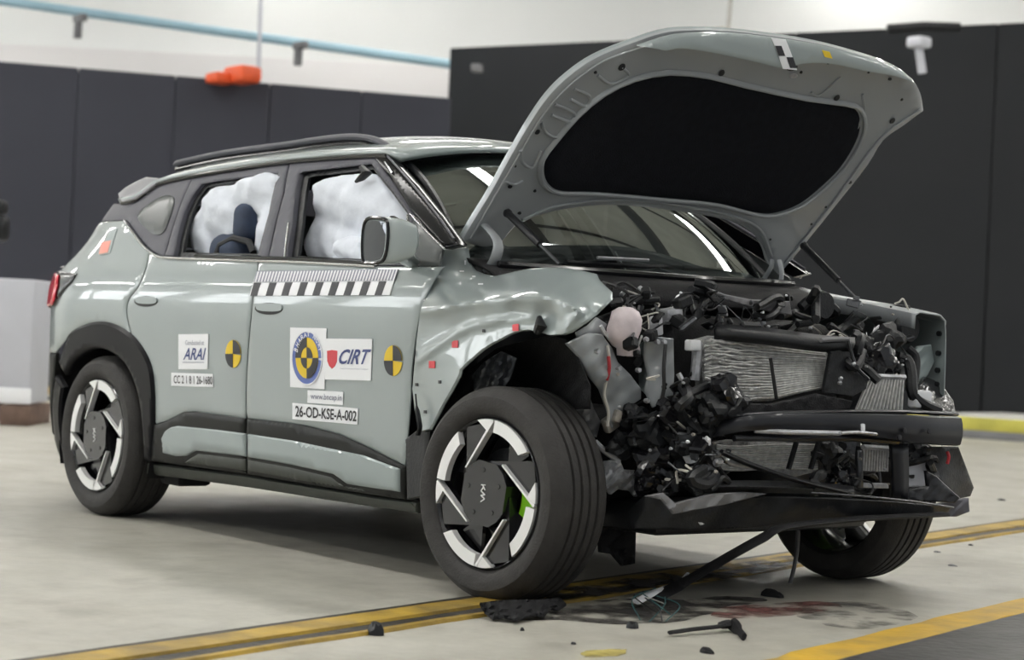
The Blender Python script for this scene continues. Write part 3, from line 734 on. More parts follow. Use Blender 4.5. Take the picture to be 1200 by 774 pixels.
# mirror
def mirror(s):
    def T(p): return Vector((p[0], s*-p[1], p[2]))
    out = curve([(425, 306), (424, 285), (426, 264), (432, 256.5), (446, 256.5), (453, 262), (453, 285), (449, 303), (441, 308), (430, 308)], 3, True)
    fr_ = [PY(p[0], p[1], -1.06) for p in out]; c_ = np.mean(fr_, 0); dx = np.array([.14, .055, 0])
    v = []; k = len(fr_)
    for sc, dd in ((.90, 0), (1, .008), (1.06, .035), (1.0, .08), (.80, .125), (.45, .15)):
        v += [T(c_+(q-c_)*sc+dx*dd/.15) for q in fr_]
    f = [(i*k+j, i*k+(j+1) % k, (i+1)*k+(j+1) % k, (i+1)*k+j) for i in range(5) for j in range(k)]+[tuple(5*k+j for j in range(k))]
    h = MB().add(v, f).build('side_mirror', M['paint'], car, 60)
    MB().add([T(c_+(q-c_)*.93+dx*.01) for q in fr_]+[T(c_+(q-c_)*.93+dx*.03) for q in fr_], [tuple(range(k)), tuple(range(k, 2*k))[::-1]]+[(j, (j+1) % k, k+(j+1) % k, k+j) for j in range(k)]).build('mirror_glass', M['mirror'], h)
    MB().tube([T(c_+(q-c_)*1.02+dx*.02) for q in fr_], .006, 6, True).build('mirror_rim', M['gloss_black'], h)
    MB().tube([T(PY(452, 266, -1.0)), T(PY(460, 262, -.96)), T(PY(467, 266, -.93)), T(PY(468, 276, -.91))], [.02, .026, .026, .02], 10).build('indicator', M['gloss_black'], h)
    MB().tube([T(c_+dx*.6+np.array([0, .02, -.02])), T(PY(470, 298, -.95)), T(PY(482, 307, -.87))], [.05, .035, .03], 12, flat=.7).build('mirror_arm', M['paint'], h)
mirror(-1)
# the far mirror is folded back against its pillar
fm = MB().box(PY(866, 306, .93), (.10, .10, .13), .04, Matrix.Rotation(.5, 3, 'Z'), 3).build('side_mirror', M['gloss_black'], car)
MB().box(PY(852, 311, .90), (.08, .05, .05), .015, Matrix.Rotation(.3, 3, 'Z')).build('mirror_arm', M['pale'], fm)
MB().tube([PY(855, 297, .92), PY(872, 296, .94), PY(884, 298, .94)], .008, 8).build('mirror_rim', M['chrome'], fm)

# ================================================================== WHEELS
RT_, RR_ = .332, .236
def wheel_meshes():
    d = {}
    # tyre: outer face at y=-.0, tread to y=.215
    pr = [(.228, .035), (.236, .012), (.250, -.002), (.275, -.010), (.298, -.008), (.316, .006), (.327, .022), (RT_, .040)]
    for g in (.058, .092, .126, .160):
        pr += [(RT_, g-.006), (RT_-.008, g-.004), (RT_-.008, g+.004), (RT_, g+.006)]
    pr += [(RT_, .178), (.327, .196), (.316, .212), (.298, .226), (.270, .228), (.245, .218), (.232, .19)]
    d['tire'] = MB().lathe(pr, 72)
    b = MB(); b.lathe([(.232, .20), (.222, .17), (.205, .12), (.205, .06), (.222, .03), (.2335, .016), (.2365, .010), (.232, .004), (.226, .012)], 64)
    d['rim'] = b
    return d
def flatf(u, v, dd): return (u, dd, v)
def polar(r, a): a = math.radians(a); return (r*math.cos(a), r*math.sin(a))
def wheel(loc, rot, caliper):
    # the rim barrel is the part; tyre, spokes, blades and cap are its pieces
    W = wheel_meshes(); z = Matrix.Translation(loc) @ rot
    root = W['rim'].build('wheel', M['rim_black'], car); root.matrix_basis = z
    W['tire'].build('tire', M['rubber'], root, 30)
    for k in range(4):
        a0 = 88+90*k
        # broad dark spoke
        po = [polar(.228, a0-2), polar(.228, a0+34), polar(.10, a0+92), polar(.085, a0+60), polar(.12, a0+48)]
        MB().prism(po, flatf, .012, .045).build('spoke', M['rim_black'], root, 30)
        # bright outer segment of the rim
        arc = [polar(.2285, a) for a in np.linspace(a0-3, a0-48, 12)]+[polar(.190, a) for a in np.linspace(a0-44, a0-3, 10)]
        MB().prism(arc, flatf, -.002, .02).build('rim_insert', M['rim_silver'], root, 30)
        arc = [polar(.2285, a) for a in np.linspace(a0+1, a0+17, 6)]+[polar(.188, a0+4)]
        MB().prism(arc, flatf, -.002, .02).build('rim_insert', M['rim_silver'], root, 30)
        # thin bright blade running from the rim towards the cap
        p, q = np.array(polar(.226, a0-1)), np.array(polar(.118, a0+56)); t = (q-p)/np.linalg.norm(q-p); n_ = np.array([-t[1], t[0]])*.0046
        MB().prism([tuple(p+n_), tuple(q+n_*.6), tuple(q-n_*.6), tuple(p-n_)], flatf, -.003, .02).build('blade', M['rim_silver'], root, 30)
        po = [polar(.19, a0-12), polar(.19, a0-44), polar(.085, a0-30)]
        MB().prism(po, flatf, .045, .06).build('inner_spoke', M['rim_black'], root, 30)
    cp = [polar(.106, a) for a in (18, 40, 62, 108, 130, 152, 198, 220, 242, 288, 310, 332)]
    MB().prism(cp, flatf, -.006, .05).build('hub_cap', M['rim_black'], root, 30)
    return root
FLIP = Matrix.Rotation(PI, 4, 'Z')
fr_loc = (1.314, -.935, .333)
w1 = wheel(fr_loc, Matrix.Rotation(.064, 4, 'Z') @ Matrix.Rotation(-.02, 4, 'X') @ Matrix.Rotation(math.radians(2), 4, 'Y'), True)
w2 = wheel((-1.345, -.895, .333), Matrix.Rotation(math.radians(-5), 4, 'Y'), False)
w3 = wheel((1.30, .875, .333), FLIP @ Matrix.Rotation(.3, 4, 'Y'), True)
w4 = wheel((-1.345, .895, .333), FLIP @ Matrix.Rotation(.9, 4, 'Y'), False)
# brake disc and caliper behind each wheel
for (x, y, s, fr0) in ((1.314, -.935, 1, 1), (-1.345, -.895, 1, 0), (1.30, .875, -1, 1), (-1.345, .895, -1, 0)):
    dsk = MB().lathe([(0, .085), (.14, .085), (.14, .105), (0, .105)], 40)
    o = dsk.build('brake_disc', M['alu_dark'], car); o.location = (x, y, .333); o.rotation_euler = (0, 0, 0 if s > 0 else PI)
    if fr0:
        arc = [polar(.178, a) for a in np.linspace(-26, 14, 10)]+[polar(.120, a) for a in np.linspace(14, -26, 8)]
        o = MB().prism(arc, flatf, .050, .125).build('brake_caliper', M['lime'], car, 30); o.location = (x, y, .333)
        if s < 0: o.rotation_euler = (0, 0, PI)
    MB().tube([(x, y+s*.10, .333), (x, y+s*.5, .30)], .05, 10).build('axle_stub', M['black'], car)
# cap lettering, turned on its side with the wheel
def text_mb(body, w_, h_, bold=0.0):
    """lettering as flat polygons fitted to a w x h box about the origin: returns 2-D verts and faces"""
    c = bpy.data.curves.new('t', 'FONT'); c.body = body; c.size = 1; c.align_x = 'CENTER'; c.align_y = 'CENTER'; c.offset = bold; c.resolution_u = 3
    o = bpy.data.objects.new('t', c); COL.objects.link(o); bpy.context.view_layer.update()
    dg = bpy.context.evaluated_depsgraph_get(); me = bpy.data.meshes.new_from_object(o.evaluated_get(dg))
    v = np.array([tuple(p.co)[:2] for p in me.vertices]); f = [tuple(p.vertices) for p in me.polygons]
    bpy.data.objects.remove(o); bpy.data.curves.remove(c); bpy.data.meshes.remove(me)
    lo, hi = v.min(0), v.max(0); v = (v-(lo+hi)/2)/(hi-lo)*np.array([w_, h_]); return v, f
# the cap's angular three-letter mark: strokes K, I, A without crossbars
for (root, rz) in ((w1, -86), (w2, -86), (w3, -86), (w4, -86)):
    kb_ = MB(); ca, sa = math.cos(math.radians(rz)), math.sin(math.radians(rz))
    strokes = [((-.026, -.009), (-.026, .009)), ((-.026, -.003), (-.010, .009)), ((-.019, .001), (-.007, -.009)), ((-.007, -.009), (.004, .009)), ((.004, .009), (.006, -.009)), ((.006, -.009), (.017, .009)), ((.017, .009), (.026, -.009))]
    for p, q in strokes:
        p, q = np.array(p), np.array(q); t = (q-p)/np.linalg.norm(q-p); n_ = np.array([-t[1], t[0]])*.0016
        quad = [p+n_, q+n_, q-n_, p-n_]
        kb_.prism([(a*ca-b*sa, a*sa+b*ca) for a, b in quad], flatf, -.0085, -.005)
    kb_.build('cap_lettering', M['rim_silver'], root)
    lg = MB()
    for k in range(5):
        a = 2*PI*k/5+.4; lg.lathe([(0, -.009), (.006, -.009), (.008, -.006), (.008, .0)], 8, (.072*math.cos(a), 0, .072*math.sin(a)))
    lg.build('cap_bolt', M['rim_black'], root)

# ================================================================== OPEN HOOD
HA = math.radians(53.0); HD = np.array([math.cos(HA), 0, math.sin(HA)]); HN = np.array([math.sin(HA), 0, -math.cos(HA)]); H0 = np.array([.93, 0, 1.13])
def hoff(y, s): return -.055*(1-np.clip(np.abs(y)/.78, 0, 1.1)**2)+.05*np.clip((s-.72)/.25, 0, 1.3)**2-.02*np.exp(-((y+.36)/.10)**2)*np.clip(s/.9, 0, 1)
def HF(p): y = p[:, 1]; q = p-H0; s = q@HD; return -(q@HN-hoff(y, s))
def hood_uv(pts):
    a = np.array(pts, float); p = hit(HF, a[:, 0], a[:, 1]); return [tuple(q) for q in np.stack([p[:, 1], (p-H0)@HD], 1)]
def hood3(off=0.): return lambda P, d: H0[None]+P[:, 1:2]*HD+np.stack([P[:, 0]*0, P[:, 0], P[:, 0]*0], 1)+(hoff(P[:, 0], P[:, 1])+off-d)[:, None]*HN
h_out = curve([(543, 284), (556, 262), (578, 226), (600, 186), (622, 148), (644, 116), (668, 92), (700, 70), (744, 52), (788, 39), (846, 38), (905, 44), (960, 53), (1010, 66), (1045, 78), (1068, 92), (1080, 110), (1084, 131)], 4)+curve([(1084, 131), (1062, 148), (1037, 166), (1018, 196), (985, 238), (952, 279), (930, 306), (914, 324)], 3)[1:]+curve([(914, 324), (903, 312), (898, 296), (886, 278), (862, 262), (800, 250), (720, 242), (660, 248), (622, 258), (604, 268), (590, 284), (572, 292), (543, 284)], 4)[1:-1]
hp = hood_uv(h_out)
hood = sheet('hood', hp, hood3(0), M['paint_in'], car, out=tuple(HN), step=.035, thick=.012, edge=.014, roll=.010, ang=50)
hood['label'] = 'open hood seen from below'
sheet('outer_skin', hp, hood3(-.018), M['paint'], hood, out=tuple(-HN), step=.05, thick=.012, edge=.012, roll=.004, ang=50)
pad_px = curve([(638, 205), (640, 186), (655, 165), (680, 136), (710, 111), (745, 94), (785, 86.5), (830, 91), (870, 101), (940, 116), (985, 122), (1003, 129), (1008, 145), (1003, 166), (985, 196), (960, 221), (935, 240), (905, 250), (880, 248), (840, 238), (780, 232), (700, 225), (660, 224), (645, 218)], 4, True)
pad = hood_uv(pad_px)
sheet('insulation_pad', pad, hood3(.010), M['pad'], hood, out=tuple(HN), step=.04, thick=.008, edge=.02, roll=.010, ang=60)
def hood_pt(u, off): return H0+u[1]*HD+np.array([0, u[0], 0])+(float(hoff(u[0], u[1]))+off)*HN
pb_ = [hood_pt(u, .006) for u in pad[::2]]
pc_ = np.mean(pb_, 0); MB().tube([pc_+(p-pc_)*1.03 for p in pb_], .011, 8, True, flat=.7).build('pad_flange', M['paint_in'], hood)
# rear flange bead and outer hem of the inner frame
def hbead(pts, r, mt='paint_in', off=.002, name='stiffening_bead', n=5, flat=.6):
    u = hood_uv(curve(pts, n)); MB().tube([hood_pt(a, off) for a in u], r, 8, flat=flat).build(name, M[mt], hood)
hbead([(612, 258), (650, 242), (720, 234), (800, 241), (860, 254), (890, 270), (903, 300)], .010)
hbead([(552, 279), (606, 186), (648, 120), (700, 76), (752, 56), (790, 46)], .007)
hbead([(1078, 128), (1030, 164), (980, 232), (920, 308)], .008)
for pts in ([(672, 104), (690, 112), (686, 124), (668, 116)], [(650, 122), (672, 132), (668, 142), (646, 134)], [(634, 142), (640, 156), (654, 160), (664, 146)], [(610, 176), (612, 190), (624, 196), (634, 176)], [(590, 212), (602, 216), (612, 212)], [(700, 88), (716, 98), (736, 88), (728, 78)]):
    hbead(pts, .0065, flat=.8)
hbead([(985, 90), (960, 112), (950, 108)], .006); hbead([(1010, 110), (1012, 130), (1004, 150)], .006)
# round holes, plugs and slots in the inner frame
def hdot(px, py, r, mt='black', name='hole', el=1.0):
    u = hood_uv([(px, py)])[0]; c = hood_pt(u, .0); v = []
    k = 12; yv = np.array([0, 1, 0]); fs = []
    for off, rr in ((.004, 1.0), (.007, .8)):
        v += [c+HN*off+(yv*math.cos(2*PI*j/k)*el+HD*math.sin(2*PI*j/k))*r*rr for j in range(k)]
    fs = [(j, (j+1) % k, k+(j+1) % k, k+j) for j in range(k)]+[tuple(range(k, 2*k))]
    MB().add(v, fs).build(name, M[mt], hood)
for (x, y, r, e) in ((728, 78, .014, 1), (845, 85, .013, 1), (927, 78, .016, 1.8), (938, 84, .006, 1), (980, 114, .013, 1), (1045, 141, .013, 1), (1056, 116, .006, 1), (1042, 92, .006, 1.6), (1017, 84, .005, 1), (970, 73, .006, 1), (995, 213, .008, 1.4), (967, 242, .005, 1), (950, 262, .005, 1), (629, 154, .010, 1), (697, 84, .006, 1), (603, 194, .005, 1), (597, 218, .007, 1.3), (626, 223, .006, 1), (608, 249, .006, 1.3), (771, 55, .006, 1), (902, 280, .005, 1)): hdot(x, y, r, el=e)
hdot(929, 88, .010, 'alu', 'latch_striker', 2.2)
# front lip: the nose of the outer skin curling over the frame
lip_t = curve([(744, 51), (788, 38), (846, 36), (905, 42), (960, 51), (1010, 64), (1045, 77), (1066, 90)], 4)
lip_b = curve([(1066, 92), (1040, 82), (1000, 73), (960, 64), (925, 62), (905, 65), (870, 58), (825, 50), (790, 47), (770, 50)], 4)
lu = hood_uv(lip_t); lb = hood_uv(lip_b)
top_s = spl(*np.array(sorted(lu)).T) if False else None
lpoly = lu+lb
su = np.array(sorted(lu)); 
def lip3(off=0.):
    def f(P, d):
        st = np.interp(P[:, 0], su[:, 0], su[:, 1]); k = np.clip((st-P[:, 1])/.06, 0, 1.5)
        B = hood3(0)(P, d*0); return B+(.018+.055*k**.8+off-d)[:, None]*HN
    return f
sheet('hood_lip', lpoly, lip3(), M['paint'], hood, out=tuple(HN), step=.025, thick=.006, edge=.006, roll=.003, ang=60)
# chequered tape and coloured dots on the lip
def lip_quad(px, name, mt): sheet(name, hood_uv(px), lip3(.002), M[mt], hood, out=tuple(HN), step=.02, thick=.0012, edge=0, roll=0)
lip_quad([(900, 41), (917, 43), (917, 66), (900, 64)], 'marker_tape', 'white')
def lip_quad2(px, name, mt): sheet(name, hood_uv(px), lip3(.0042), M[mt], hood, out=tuple(HN), step=.02, thick=.0012, edge=0, roll=0)
lip_quad2([(900, 46), (908, 46.5), (908, 54), (900, 53.5)], 'tape_check', 'ink'); lip_quad2([(909, 55), (917, 55.5), (917, 64), (909, 63.5)], 'tape_check', 'ink')
lip_quad([(957, 53), (966, 55), (966, 60), (957, 58)], 'marker_dot', 'yellow')
# hinges
for a, b_, c_, d_ in (((566, 262), (583, 283), (581, 302), (571, 319)),):
    pts = [PY(*a, -.70), PY(*b_, -.71), PY(*c_, -.72), PY(*d_, -.72)]
    MB().tube(curve(pts, 4), .022, 8, flat=.4, up=(1, 0, 0)).build('hinge', M['paint_in'], hood)
for pts in ([(905, 296), (904, 312), (896, 326)], [(913, 305), (916, 318), (915, 332)]):
    MB().tube(curve([PY(*p, .70) for p in pts], 4), .012, 8, flat=.5, up=(1, 0, 0)).build('hinge', M['paint_in'], hood)
# gas struts
def strut(a, b):
    a, b = np.array(a), np.array(b); mid = a+(b-a)*.62
    o = MB().tube([a, mid], .0125, 10).build('gas_strut', M['black'], car)
    MB().tube([mid, b], .006, 8).build('strut_rod', M['alu_dark'], o)
    e = MB(); e.lathe([(0, -.014), (.012, -.010), (.016, 0), (.012, .010), (0, .014)], 12, a); e.build('strut_ball', M['black'], o)
strut(hood_pt(hood_uv([(590, 244)])[0], .03), PY(656, 310, -.66))
strut(hood_pt(hood_uv([(937, 283)])[0], .03), PY(1008, 355, .70))

# ================================================================== FENDERS
def tps(ctrl, lam=1e-2):
    c = np.array(ctrl, float); X = c[:, :2]/100; n = len(X)
    def k(r2): return np.where(r2 > 0, .5*r2*np.log(r2+1e-12), 0)
    K = k(((X[:, None]-X[None])**2).sum(2))+lam*np.eye(n); A = np.zeros((n+3, n+3)); A[:n, :n] = K; A[:n, n] = 1; A[:n, n+1:] = X; A[n, :n] = 1; A[n+1:, :n] = X.T
    w_ = np.linalg.solve(A, np.concatenate([c[:, 2], [0, 0, 0]]))
    def f(P):
        Q = np.asarray(P, float)/100; return k(((Q[:, None]-X[None])**2).sum(2))@w_[:n]+w_[n]+Q@w_[n+1:]
    return f
def relief(name, outline, ctrl, axis, mt, parent, step=5., thick=.004, edge=1.2, roll=.004, holes=(), extra=None, ang=45):
    """sheet-metal piece: outline measured in the photograph, bent in depth through control points (value on the given axis)"""
    g = tps(ctrl); sg = -1 if axis == 1 else 1
    def to3(P, d):
        v = g(P)
        if extra is not None: v = v+extra(P)
        q = on(axis, P[:, 0], P[:, 1], v); q[:, axis] -= sg*d; return q
    return sheet(name, outline, to3, mt, parent, holes=holes, step=step, thick=thick, edge=edge, roll=roll, out=(1, 0, 0) if axis == 0 else (0, -1, 0), ang=ang)
fz = lambda a, b: (470+a/4.615, 280+b/4.615)
fen = [fz(215, 55), fz(350, 47)]+[fz(*p) for p in ((360, 100), (368, 135), (395, 172), (440, 190), (500, 200), (560, 186), (620, 172), (690, 160), (760, 155), (830, 155), (900, 160), (970, 172), (1045, 190), (1060, 222), (1130, 290), (1130, 330), (1090, 368), (1050, 408), (1000, 448), (955, 480), (915, 506), (875, 521), (800, 525), (770, 515), (740, 508), (690, 497), (640, 500), (590, 518), (540, 545), (490, 570), (440, 602), (400, 636), (360, 672), (322, 710))]+[(538, 441), (528, 460), (519, 475), (512, 489), (504, 504), (494, 506), (490, 500)]+[(485, 484), (482, 456), (485, 421), (487, 399), (491, 367), (494, 356), (502, 334)]
fc = [(*fz(215, 55), -.80), (*fz(350, 47), -.735), (*fz(368, 135), -.745), (*fz(500, 200), -.77), (*fz(760, 155), -.765), (*fz(1045, 190), -.80), (*fz(1130, 310), -.87),
      (*fz(150, 250), -.865), (*fz(120, 385), -.912), (*fz(210, 378), -.926), (*fz(300, 355), -.938), (*fz(450, 332), -.948), (*fz(600, 318), -.958), (*fz(740, 312), -.962), (*fz(850, 335), -.962), (*fz(920, 372), -.965),
      (*fz(300, 270), -.868), (*fz(250, 160), -.815), (*fz(450, 270), -.872), (*fz(600, 250), -.874), (*fz(700, 240), -.876), (*fz(900, 270), -.888),
      (*fz(220, 440), -.912), (*fz(400, 410), -.922), (*fz(600, 390), -.925), (*fz(780, 400), -.93), (*fz(880, 510), -.965), (*fz(1020, 420), -.93),
       (*fz(640, 495), -.95), (*fz(500, 555), -.945), (*fz(360, 665), -.935), (*fz(150, 620), -.918), (520, 470, -.93), (503, 503, -.915), (488, 490, -.895), (483, 450, -.895), (486, 400, -.90)]
fl_ = np.random.default_rng(4)
crs = np.array([fz(110, 388), fz(200, 382), fz(300, 355), fz(450, 330), fz(600, 316), fz(740, 308), fz(850, 330), fz(925, 372), fz(960, 400), fz(880, 505)])
def dline(P, L):
    d = np.full(len(P), 1e9)
    for a, b in zip(L[:-1], L[1:]):
        t = np.clip(((P-a)@(b-a))/((b-a)@(b-a)), 0, 1); d = np.minimum(d, np.linalg.norm(P-(a+t[:, None]*(b-a)), axis=1))
    return d
flg = np.array([fz(90, 660), fz(180, 590), fz(250, 545), fz(320, 500), fz(400, 468), fz(500, 448), fz(600, 436), fz(700, 432)])
def crumple(P): return -.010*np.clip(1-dline(P, flg)/8, 0, 1)+-.012*np.clip(1-dline(P, crs)/9, 0, 1)+.003*np.sin(P[:, 0]*.21+2*np.sin(P[:, 1]*.13))*np.clip((P[:, 0]-560)/100, 0, 1)
fen_o = relief('front_fender', fen, fc, 1, M['paint'], car, step=3.5, roll=.006, extra=crumple, ang=35); fen_o['label'] = 'buckled front fender with torn tip'
fen_y = tps(fc)
def fdot(px, py, w_, h_, mt, name, off=.003):
    q = [(px-w_, py-h_), (px+w_, py-h_), (px+w_, py+h_), (px-w_, py+h_)]
    relief(name, q, [(a, b, fen_y(np.array([[a, b]]))[0]-off) for a, b in q]+[(px, py, fen_y(np.array([[px, py]]))[0]-off-.001)], 1, M[mt], car, step=3, thick=.0015, edge=0, roll=0)
for x, y in ((533, 403.5), (506, 427.5), (604, 384)): fdot(x, y, 3.6, 4.2, 'red', 'marker_sticker')
for x, y in ((566.5, 388), (515, 448), (498, 483), (488, 451), (604, 379)): fdot(x, y, 1.6, 1.8, 'black', 'clip_hole')
for x, y, w2, h2 in ((502, 333, .8, 5), (507, 322, .7, 4), (513, 306, .7, 4), (497, 350, .8, 3), (516, 298, 1.6, 1.2), (545, 308, .8, 2.6), (563, 333, 2.6, .6), (555, 324, 1.8, .6), (541, 318, 2.4, .6), (576, 324, 1.6, .5)): fdot(x, y, w2, h2, 'white', 'paint_scuff', .002)
MB().tube([PY(632, 372, -.95), PY(634, 382, -.96), PY(629, 389, -.955)], [.008, .020, .012], 8).build('broken_clip', M['black'], car)
MB().tube(curve([PY(487, 462, -.925), PY(489, 482, -.93), PY(492, 500, -.93), PY(490, 510, -.925)], 3), [.003]*3+[.009]*7, 6, flat=.5).build('arch_remnant', M['black'], car)
# black seal block behind the fender's foot
relief('splash_flap', [(474, 515), (490, 503), (503, 506), (500, 540), (496, 582), (476, 586)], [(474, 515, -.89), (503, 506, -.90), (496, 582, -.89), (476, 586, -.88)], 1, M['black'], car, thick=.02)
# wheel-house behind the front wheel: liner remains and dark cavity
relief('front_wheel_liner', [(520, 475), (545, 437), (580, 408), (640, 393), (662, 398), (676, 420), (690, 452), (690, 480), (640, 480), (560, 500), (512, 540)], [(520, 475, -.84), (580, 408, -.80), (660, 398, -.76), (690, 470, -.74), (512, 540, -.80), (600, 450, -.66)], 1, M['black_rough'], car, step=7, extra=lambda P: .008*np.sin(P[:, 0]*.3)*np.sin(P[:, 1]*.23))
relief('liner_scrap', [(552, 440), (566, 424), (586, 412), (604, 420), (596, 445), (578, 470), (556, 470)], [(552, 440, -.83), (586, 412, -.82), (600, 440, -.80), (556, 470, -.84), (575, 440, -.85)], 1, M['alu_dark'], car, step=5, extra=lambda P: .006*np.sin(P[:, 0]*.5+P[:, 1]*.2))
# far fender: still standing, cut off where the lamp was
hubf = np.array([1.30, .333])
ff_ = [(.87, 1.05), (1.02, 1.02), (1.30, .985), (1.50, .965), (1.625, .945), (1.635, .685), (1.60, .60)]+[(hubf[0]+.385*math.cos(a), hubf[1]+.385*math.sin(a)) for a in np.linspace(math.radians(22), math.radians(180), 18)]+[(.86, .30), (.86, .7)]
sheet('front_fender', ff_, side3(1), M['paint'], car, out=(0, 1, 0), step=.04)
# top rail of the far fender and hinge shelf
def far_rail():
    v = []; xs_ = [.86, 1.0, 1.2, 1.42, 1.60, 1.625]; zt = [1.075, 1.05, 1.022, .998, .972, .966]
    for x, z in zip(xs_, zt):
        yo = float(Wd(x, z-.02)); v += [(x, .69, z-.055), (x, .695, z-.005), (x, .72, z+.006), (x, yo-.03, z), (x, yo+.001, z-.02), (x, yo+.002, z-.035)]
    f = [(i*6+j_, i*6+j_+1, (i+1)*6+j_+1, (i+1)*6+j_) for i in range(5) for j_ in range(5)]
    o = MB().add(v, f).build('fender_rail', M['paint_in'], car, 40); m_ = o.modifiers.new('thickness', 'SOLIDIFY'); m_.thickness = .006
far_rail()
for x0, x1 in ((1.30, 1.36), (1.46, 1.54)): MB().box(((x0+x1)/2, .75, .995-.06*(x0-1.3)), (x1-x0, .05, .02), .006).build('rail_clip', M['black'], car)
for z in (.90, .83, .77, .72): MB().lathe([(0, -.006), (.010, -.005), (.010, .005), (0, .006)], 10, (1.60, .862, z), 'Y').build('fender_hole', M['black'], car)

# ================================================================== DECALS ON THE BODY SIDE
def bil(q, u, v):
    q = np.array(q, float); u = np.asarray(u)[:, None]; v = np.asarray(v)[:, None]
    return q[0]*(1-u)*(1-v)+q[1]*u*(1-v)+q[2]*u*v+q[3]*(1-u)*v
def sideflat(P2, off):
    """points measured on the body side, laid on it"""
    return S(P2[:, 0], P2[:, 1], off)
def sticker(name, quad, mt, parent=car, label=None, off=.0035):
    pts = [tuple(p) for p in quad]; pq = XZ(pts)
    o = sheet(name, [tuple(a) for a in pq], side3(-1, off), mt, parent, step=.05, thick=.002, edge=0, roll=0)
    if label: o['label'] = label
    return o
def lettering(body, quad, mt, parent, off=.0048, bold=.0, name='lettering', shear=0.):
    v, f = text_mb(body, 1, 1, bold)
    u = v[:, 0]+.5+shear*v[:, 1]; w_ = .5-v[:, 1]
    p = sideflat(bil(quad, u, w_), off)
    me = bpy.data.meshes.new(name); me.from_pydata([tuple(map(float, a)) for a in p], [], f); me.update(); return link(name, me, parent, mt)
def ringtext(body, c, rx, ry, a0, a1, h, mt, parent, off=.006):
    mb = MB(); n = len(body)
    for i, ch in enumerate(body):
        if ch == ' ': continue
        a = math.radians(a0+(a1-a0)*i/(n-1)); v, f = text_mb(ch, .8, 1, .02)
        cx, cy = c[0]+rx*math.cos(a), c[1]-ry*math.sin(a); t = np.array([rx*math.sin(a), ry*math.cos(a)]); t /= np.linalg.norm(t)
        up_ = np.array([math.cos(a)*rx/ry, -math.sin(a)]); up_ /= np.linalg.norm(up_)
        P2 = np.array([cx, cy])[None]+v[:, :1]*h*t*.9+v[:, 1:]*h*up_
        mb.add(sideflat(P2, off), f)
    return mb.build('ring_lettering', mt, parent, fix=False)
def sector(c, rx, ry, a0, a1, mt, parent, name, off, r0=0.):
    aa = np.radians(np.linspace(a0, a1, max(6, int((a1-a0)/8)))); P = [(c[0]+rx*math.cos(a), c[1]-ry*math.sin(a)) for a in aa]
    if r0 > 0: P += [(c[0]+rx*r0*math.cos(a), c[1]-ry*r0*math.sin(a)) for a in aa[::-1]]
    elif a1-a0 < 359: P += [c]
    pq = XZ(P); return sheet(name, [tuple(a) for a in pq], side3(-1, off), mt, parent, step=.04, thick=.0012, edge=0, roll=0)
def target(cx, cy, rx, ry, first):
    base = sector((cx, cy), rx, ry, 0, 354, M['yellow'], car, 'target_marker', .0032)
    for a in (first, first+180): sector((cx, cy), rx*.99, ry*.99, a, a+90, M['ink'], base, 'target_quadrant', .0048)
    base['label'] = 'round yellow and black target sticker'
target(274, 415, 9, 16.3, 0); target(461.5, 423, 10.5, 18, 0)
a = sticker('certification_sticker', [(210, 392), (245, 391.5), (244, 433), (210, 433)], M['white'], label='white square sticker reading ARAI')
lettering('ARAI', [(216, 408), (240, 408), (240, 422), (216, 422)], M['ink_blue'], a, shear=.12, bold=.015)
lettering('Conducted at', [(217, 399), (239, 399), (239, 404.5), (217, 404.5)], M['ink_grey'], a)
sticker('rule', [(215, 424.5), (240, 424.5), (240, 425.3), (215, 425.3)], M['ink_grey'], a, off=.0048)
a = sticker('number_sticker', [(201.5, 437), (250, 438.5), (250.5, 454), (201.5, 452.5)], M['white'], label='white strip with a test number under the square sticker')
lettering('CC 2 1 8 1 26-1680', [(203.5, 440), (248.5, 441.5), (248.8, 451), (203.5, 449.5)], M['ink'], a, bold=.012)
a = sticker('emblem_sticker', [(341, 384), (383.5, 385), (381, 456.5), (341, 454)], M['white'], label='white sticker with a round yellow, black and blue emblem')
c_ = (361.3, 419.8)
sector(c_, 17.6, 31.5, 0, 354, M['ring_blue'], a, 'emblem_ring', .0048)
sector(c_, 13.2, 24, 0, 354, M['yellow'], a, 'emblem_disc', .0062)
for q in (90, 270): sector(c_, 13.2, 24, q, q+90, M['ink'], a, 'emblem_quadrant', .0074, .52)
for q in (0, 180): sector(c_, 6.9, 12.5, q, q+90, M['ink'], a, 'emblem_core', .0074)
ringtext('BHARAT NCAP', c_, 15.4, 27.8, 160, 20, 5.2, M['white'], a, .0074)
sector(c_, 17.9, 32, 0, 358, M['white'], a, 'emblem_outline', .0066, .955)
a = sticker('institute_sticker', [(382.5, 397), (437, 397.5), (435.5, 446.5), (381.5, 445)], M['white'], label='white sticker with red shield reading CIRT')
lettering('CIRT', [(398, 409.5), (432.5, 409.5), (431.5, 427.5), (397.5, 427)], M['ink_blue'], a, shear=.16, bold=.022)
lettering('Central Institute of Road Transport', [(398.5, 431), (431.5, 432), (431.5, 434.5), (398.5, 433.5)], M['ink_grey'], a)
pq = XZ([(384.5, 411.5), (390.5, 410.5), (396.5, 411.5), (396, 424), (393.5, 429.5), (390.2, 432.5), (387, 429), (384.8, 423.5)]); sheet('shield', [tuple(q) for q in pq], side3(-1, .0048), M['red'], a, step=.05, thick=.0012, edge=0, roll=0)
a = sticker('web_sticker', [(361.5, 457.5), (403, 459.5), (402.5, 475), (361, 472.5)], M['white'], label='small white strip with a web address')
lettering('www.bncap.in', [(364, 461), (400.5, 463), (400, 472), (364, 470)], M['ink_grey'], a, bold=.012)
a = sticker('test_code_sticker', [(343.5, 472.5), (420.5, 479), (419.5, 498), (343.5, 491.5)], M['white'], label='white strip reading the bold test code on the front door')
